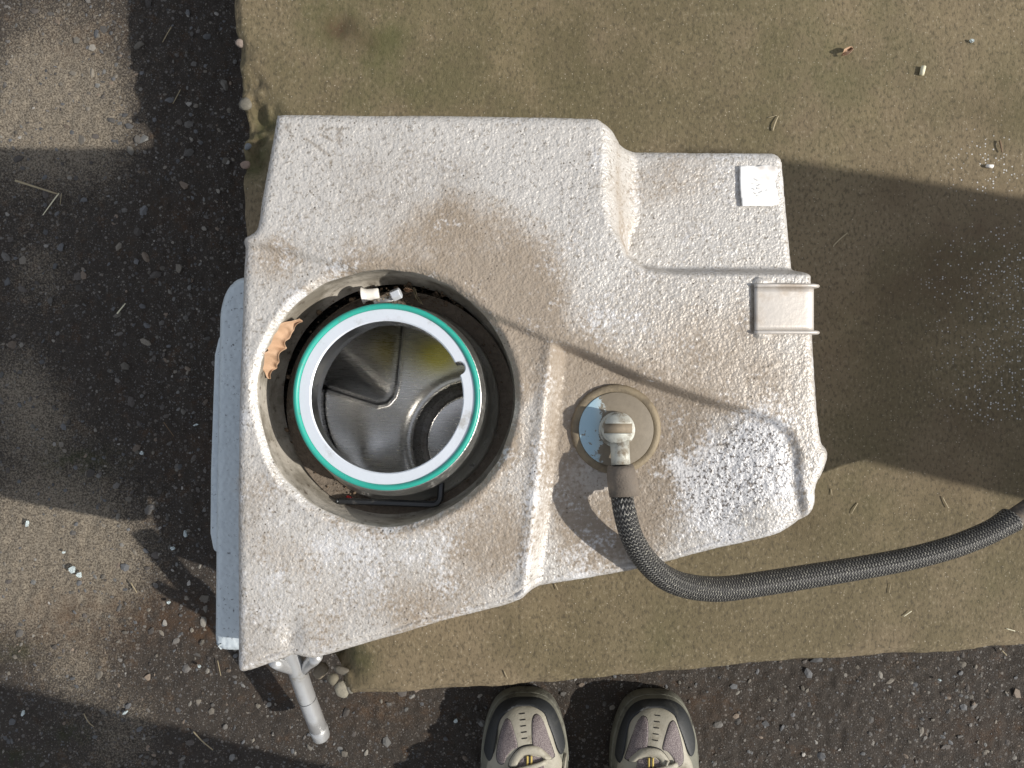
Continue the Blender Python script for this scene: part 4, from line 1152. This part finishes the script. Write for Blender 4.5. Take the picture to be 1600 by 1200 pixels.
person = empty('person', (0.10, -0.55, 0), 'person standing at the slab edge in grey trail shoes with mauve mesh panels', 'person')
def make_shoe(cx, ty, mirror, zrot):
    """local frame in photo pixels at ground scale: x right of the shoe axis, y down from the toe tip"""
    def w(x, y, z=.045): return W(cx + x, ty + y, z)[:2]
    half = [(0, 0), (18, 1), (34, 7), (46, 19), (55, 38), (62, 62), (66, 90), (67, 125), (64, 170), (57, 225), (50, 280), (44, 325), (34, 350), (16, 362), (0, 364)]
    oz = .02
    outl = [w(x, y, oz) for x, y in half] + [w(-x, y, oz) for x, y in half[-2:0:-1]]
    outl = [tuple(p)[:2] for p in catmull([(a, b_, 0) for a, b_ in outl], 3)]
    s = KP * (HC - oz)
    def hz(x, y):
        d = np.clip(-sdpoly(x, y, outl), 0, None)
        py = ((600 - y / s) - ty)
        toe = .060 + .050 * sst(70, 190, py) + .0 * x
        toe = toe + .02 * sst(230, 330, py)
        rad = .050
        t = np.clip(d / rad, 0, 1)
        z = .024 + (toe - .024) * np.power(np.clip(1 - (1 - t) ** 2.2, 0, 1), .62)
        return z
    shoe = empty('shoe', (*w(0, 180)[:2], 0), None, None)
    shoe.parent = person; shoe.matrix_parent_inverse = Matrix.Translation(-person.location)
    def patch(name, poly, off, mat, cell=.0014, th=.0024, smoothn=4, dome=.0008):
        wp = []
        for x, y in poly:
            z = .045
            for _ in range(5):
                p = w(x, y, z); z = .5 * z + .5 * float(hz(np.array([p[0]]), np.array([p[1]]))[0])
            wp.append(w(x, y, z))
        if smoothn > 1: wp = [tuple(p)[:2] for p in catmull([(a, b_, 0) for a, b_ in wp], smoothn)]
        A_ = np.array(wp)
        xs = np.arange(A_[:, 0].min() - cell * 2, A_[:, 0].max() + cell * 2, cell); ys = np.arange(A_[:, 1].min() - cell * 2, A_[:, 1].max() + cell * 2, cell)
        sdf = lambda x, y: np.maximum(sdpoly(x, y, wp), sdpoly(x, y, outl) + .0012)
        def zf(x, y):
            d = np.clip(-sdf(x, y), 0, .004)
            return hz(x, y) + off + dome * np.sqrt(d / .004)
        V, F, loops = field_mesh(xs, ys, sdf, zf, cell)
        P = V.copy(); V = V.tolist(); F = F.tolist()
        for loop in loops:
            if len(loop) < 8: continue
            base = len(V)
            for i in loop: V.append((P[i][0], P[i][1], P[i][2] - th))
            n = len(loop)
            for a in range(n):
                q = (a + 1) % n; F.append((loop[a], base + a, base + q, loop[q]))
        return link(name, pymesh(name, V, F), mat, shoe)
    mx = -1 if mirror else 1
    mp_ = lambda pts: [(mx * x, y) for x, y in (pts if mx > 0 else pts[::-1])]
    # outsole
    so = [tuple(w(x * 1.03, y - 1, oz)) for x, y in half] + [tuple(w(-x * 1.03, y - 1, oz)) for x, y in half[-2:0:-1]]
    so = [tuple(p)[:2] for p in catmull([(a, b_, 0) for a, b_ in so], 3)]
    prism('outsole', so, .001, .022, M['sh_sole'], shoe, .0025, 2)
    # upper: whole pale leather skin
    c = .0022; A_ = np.array(outl)
    V, F, loops = field_mesh(np.arange(A_[:, 0].min() - c, A_[:, 0].max() + c, c), np.arange(A_[:, 1].min() - c, A_[:, 1].max() + c, c), lambda x, y: sdpoly(x, y, outl), hz, c)
    P = V.copy(); V = V.tolist(); F = F.tolist(); lp = max(loops, key=len); base = len(V)
    for i in lp: V.append((P[i][0], P[i][1], .018))
    for a in range(len(lp)):
        q = (a + 1) % len(lp); F.append((lp[a], base + a, base + q, lp[q]))
    link('upper', pymesh('upper', V, F), M['sh_sole'], shoe)
    # pale overlay covering the vamp
    vamp = [(-2, 20), (16, 22), (30, 30), (38, 48), (43, 66), (50, 90), (60, 118), (60, 200), (46, 260), (-46, 260), (-60, 200), (-60, 118), (-47, 92), (-42, 70), (-40, 48), (-32, 32), (-18, 22)]
    patch('vamp_overlay', vamp, .0012, M['sh_leather'])
    # dark toe bumper, a horseshoe round the toe
    bump_ = [(-34, 6), (-12, 4), (0, 2.5), (15, 3), (30, 5), (40, 13), (50, 28), (59, 52), (63, 70), (62, 88), (56, 96), (50, 86), (43, 66), (36, 48), (30, 32), (15, 22), (0, 20),
             (-18, 23), (-34, 36), (-42, 52), (-45, 70), (-50, 98), (-56, 106), (-63, 94), (-65, 78), (-62, 56), (-53, 34), (-44, 17)]
    patch('toe_bumper', bump_, .0016, M['sh_dark'], smoothn=3)
    # mauve mesh windows with dark edging
    w1 = [(-30, 41), (-24, 42), (-20, 50), (-14, 70), (-12, 84), (-20, 88), (-28, 98), (-33, 110), (-41, 108), (-44, 98), (-42, 80), (-36, 55)]
    w2 = [(17, 33), (23, 35), (30, 46), (38, 70), (45, 92), (46, 98), (38, 101), (30, 94), (22, 86), (13, 82), (11, 60), (12, 40)]
    for poly in (w1, w2):
        cxp = sum(p[0] for p in poly) / len(poly); cyp = sum(p[1] for p in poly) / len(poly)
        big = [(cxp + (x - cxp) * 1.07, cyp + (y - cyp) * 1.04) for x, y in poly]
        patch('panel_edging', mp_(big), .0019, M['sh_black'])
        patch('mesh_panel', mp_(poly), .0024, M['sh_mesh'], cell=.0012)
    # five short dark stitches down the middle
    for i in range(5):
        y0 = 32 + i * 9.6; x0 = -4.0 + i * .9
        patch('bar_stitch', mp_([(x0 - 4.4, y0 + .9), (x0 - 4.2, y0 - .6), (x0 + 4.2, y0 - 1.8), (x0 + 4.4, y0 - .2)]), .0026, M['sh_black'], cell=.0005, th=.001, smoothn=1)
    # lace-throat band, tongue and laces
    band = [(-25, 112), (-20, 98), (-8, 85), (8, 81), (22, 83), (34, 92), (42, 101), (32, 103), (25, 98), (14, 95), (2, 95), (-6, 99), (-11, 108), (-13, 114)]
    big = [(x * 1.04, 97 + (y - 97) * 1.12) for x, y in band]
    patch('band_edging', mp_(big), .0024, M['sh_black'], smoothn=3)
    patch('throat_band', mp_(band), .0036, M['sh_leather'], smoothn=3, dome=.0016)
    patch('tongue', mp_([(-12, 112), (-4, 100), (8, 96), (22, 99), (30, 110), (34, 240), (-30, 240), (-20, 140)]), .0018, M['sh_mesh'])
    for dx, mt in ((-1.5, 'sh_yellow'), (1.8, 'sh_black'), (4.6, 'sh_yellow')):
        patch('pull_loop', mp_([(dx + 4, 96), (dx + 7, 96), (dx + 7, 111), (dx + 4, 111)]), .0046, M[mt], cell=.0006, th=.001, smoothn=1)
    for i in range(5):
        y0 = 113 + i * 20
        P0 = []
        for t in np.linspace(-1, 1, 9):
            X_, Y_ = w(t * 34, y0 + 7 * t * (1 if i % 2 else -1), .06)
            P0.append((X_, Y_, float(hz(np.array([X_]), np.array([Y_]))[0]) + .006))
        tube('lace', P0, .0032, M['sh_leather'], shoe, 8, flat=.6)
    # loose lace end
    P0 = []
    for t in np.linspace(0, 1, 6):
        X_, Y_ = w(mx * 0 + (62 - 8 * 0) + (4 - 10 * (1 - t)) * .6, 122 - 26 * t, .04) if not mirror else w(2 + 22 * t * .4 + 8, 122 - 22 * t, .06)
        P0.append((X_, Y_, float(hz(np.array([X_]), np.array([Y_]))[0]) + .006))
    tube('lace_tip', P0, .0016, M['sh_leather'], shoe, 8)
    return shoe
make_shoe(820, 1082, False, 0)
make_shoe(1023, 1085, True, 0)

def body():
    """one continuous figure grown from a skeleton; the feet are inside the shoes and it leans over the slab holding the camera"""
    J = {}; verts = []; edges = []; rad = []
    def jt(n, p, r, par=None):
        J[n] = len(verts); verts.append(p); rad.append(r)
        if par: edges.append((J[par], J[n]))
    fx = [(W(820, 0, 0)[0]), (W(1024, 0, 0)[0])]
    m = sum(fx) / 2
    jt('pelvis', (m, -.66, .94), (.155, .115))
    jt('waist', (m, -.66, 1.08), (.145, .105), 'pelvis'); jt('chest', (m, -.63, 1.30), (.165, .115), 'waist'); jt('neckbase', (m, -.60, 1.46), (.09, .08), 'chest')
    jt('neck', (m, -.575, 1.53), (.055, .055), 'neckbase'); jt('head', (m, -.545, 1.62), (.078, .092), 'neck'); jt('crown', (m, -.54, 1.71), (.07, .085), 'head')
    for i, sgn in ((0, -1), (1, 1)):
        k = str(i)
        jt('hip' + k, (m + sgn * .085, -.66, .86), (.095, .10), 'pelvis'); jt('knee' + k, ((fx[i] * .7 + (m + sgn * .085) * .3), -.655, .50), (.066, .070), 'hip' + k)
        jt('calf' + k, (fx[i], -.665, .33), (.060, .064), 'knee' + k); jt('ankle' + k, (fx[i], -.665, .115), (.052, .056), 'calf' + k)
        jt('shoulder' + k, (m + sgn * .18, -.60, 1.41), (.062, .062), 'chest'); jt('elbow' + k, (m + sgn * .23, -.46, 1.12), (.046, .046), 'shoulder' + k)
        wr = (sgn * .085 + .02 * (1 - i), -.16, .965); jt('wrist' + k, wr, (.030, .028), 'elbow' + k)
        pl = (sgn * .066, -.085, .975); jt('palm' + k, pl, (.026, .020), 'wrist' + k)
        for f in range(4):
            a = Vector(pl) + Vector((sgn * (.006 - .004 * f), .022, .018 - .013 * f)); L_ = (.030, .034, .032, .026)[f]
            jt('fa%d%s' % (f, k), tuple(a), (.0088, .0088), 'palm' + k); c = a + Vector((-sgn * L_ * .55, L_ * .8, 0)); jt('fb%d%s' % (f, k), tuple(c), (.008, .008), 'fa%d%s' % (f, k))
            d = c + Vector((-sgn * L_ * .9, L_ * .1, 0)); jt('fc%d%s' % (f, k), tuple(d), (.0068, .0068), 'fb%d%s' % (f, k))
        a = Vector(pl) + Vector((-sgn * .02, -.004, -.016)); jt('ta' + k, tuple(a), (.0105, .0105), 'palm' + k); jt('tb' + k, tuple(a + Vector((-sgn * .024, .010, -.004))), (.009, .009), 'ta' + k)
    me = bpy.data.meshes.new('body'); me.from_pydata(verts, edges, []); me.update()
    o = bpy.data.objects.new('body', me); COL.objects.link(o)
    md = o.modifiers.new('skin', 'SKIN'); md.use_smooth_shade = True
    o.modifiers.new('sub', 'SUBSURF').levels = 2
    o.modifiers['sub'].render_levels = 2
    for i, r in enumerate(rad): me.skin_vertices[0].data[i].radius = r
    me.skin_vertices[0].data[0].use_root = True
    # material zones by height and reach
    dg = bpy.context.evaluated_depsgraph_get(); ev = o.evaluated_get(dg); m2 = bpy.data.meshes.new_from_object(ev)
    bpy.data.objects.remove(o)
    m2.materials.clear()
    for nm in ('denim', 'jacket', 'skin', 'hair'): m2.materials.append(M[nm])
    for p in m2.polygons:
        c = p.center; p.use_smooth = True
        p.material_index = 0 if c.z < .99 else 1
        if c.y > -.19 and c.z < 1.1 or c.z > 1.505: p.material_index = 2
        if c.z > 1.68 or (c.z > 1.58 and c.y < -.57): p.material_index = 3
    o = bpy.data.objects.new('body', m2); COL.objects.link(o)
    o.parent = person; o.matrix_parent_inverse = Matrix.Translation(-person.location)
    # a plain face: nose, eyes, mouth, ears
    def bit(n, p, r, mt, fl=(1, 1, 1)):
        bm = bmesh.new(); bmesh.ops.create_uvsphere(bm, u_segments=12, v_segments=8, radius=r)
        for v in bm.verts: v.co = Vector((v.co.x * fl[0], v.co.y * fl[1], v.co.z * fl[2])) + Vector(p)
        q = bpy.data.meshes.new(n); bm.to_mesh(q); bm.free(); link(n, q, mt, person)
    bit('nose', (m, -.452, 1.615), .014, M['skin'], (.8, 1, 1.5))
    for sg in (-1, 1):
        bit('eye', (m + sg * .030, -.462, 1.643), .010, M['white_plastic'], (1.2, .7, .7)); bit('ear', (m + sg * .079, -.545, 1.625), .022, M['skin'], (.4, .8, 1.4))
    bit('mouth', (m, -.462, 1.578), .018, M['red_crumb'], (1.3, .4, .3))
    return o
body()

# ------------------------------------------------------------------ unseen box added out of frame to the right, shaped to shade the slab
def tub():
    t = empty('added_caster', (1.08, -.02, ZS), 'unseen tapered grey box added right of the tank to cast the slab shadow', 'tub')
    mt = plain('grey_plastic', (.20, .21, .22), .5, 0, .12, 20, .0003, (.14, .12, .09), .3)
    bm = bmesh.new(); H = .63
    def ring(hx, hy, z, cy): return [bm.verts.new((1.08 + hx * a, cy + hy * b_, z)) for a, b_ in ((-1, -1), (1, -1), (1, 1), (-1, 1))]
    a = ring(.07, .180, ZS + .002, -.058); c = ring(.045, .150, ZS + H, -.058)
    for i in range(4): bm.faces.new((a[i], a[(i + 1) % 4], c[(i + 1) % 4], c[i]))
    bm.faces.new(c)
    bmesh.ops.recalc_face_normals(bm, faces=bm.faces)
    bmesh.ops.bevel(bm, geom=[e for e in bm.edges if not e.is_boundary], offset=.012, segments=3, affect='EDGES')
    me = bpy.data.meshes.new('caster_shell'); bm.to_mesh(me); bm.free(); link('caster_shell', me, mt, t)
    for z in (.02, .12): rbox('caster_rim', 1.08, -.058, ZS + z, .155 - z * .08, .375 - z * .1, .018, mt, t, .006)
tub()
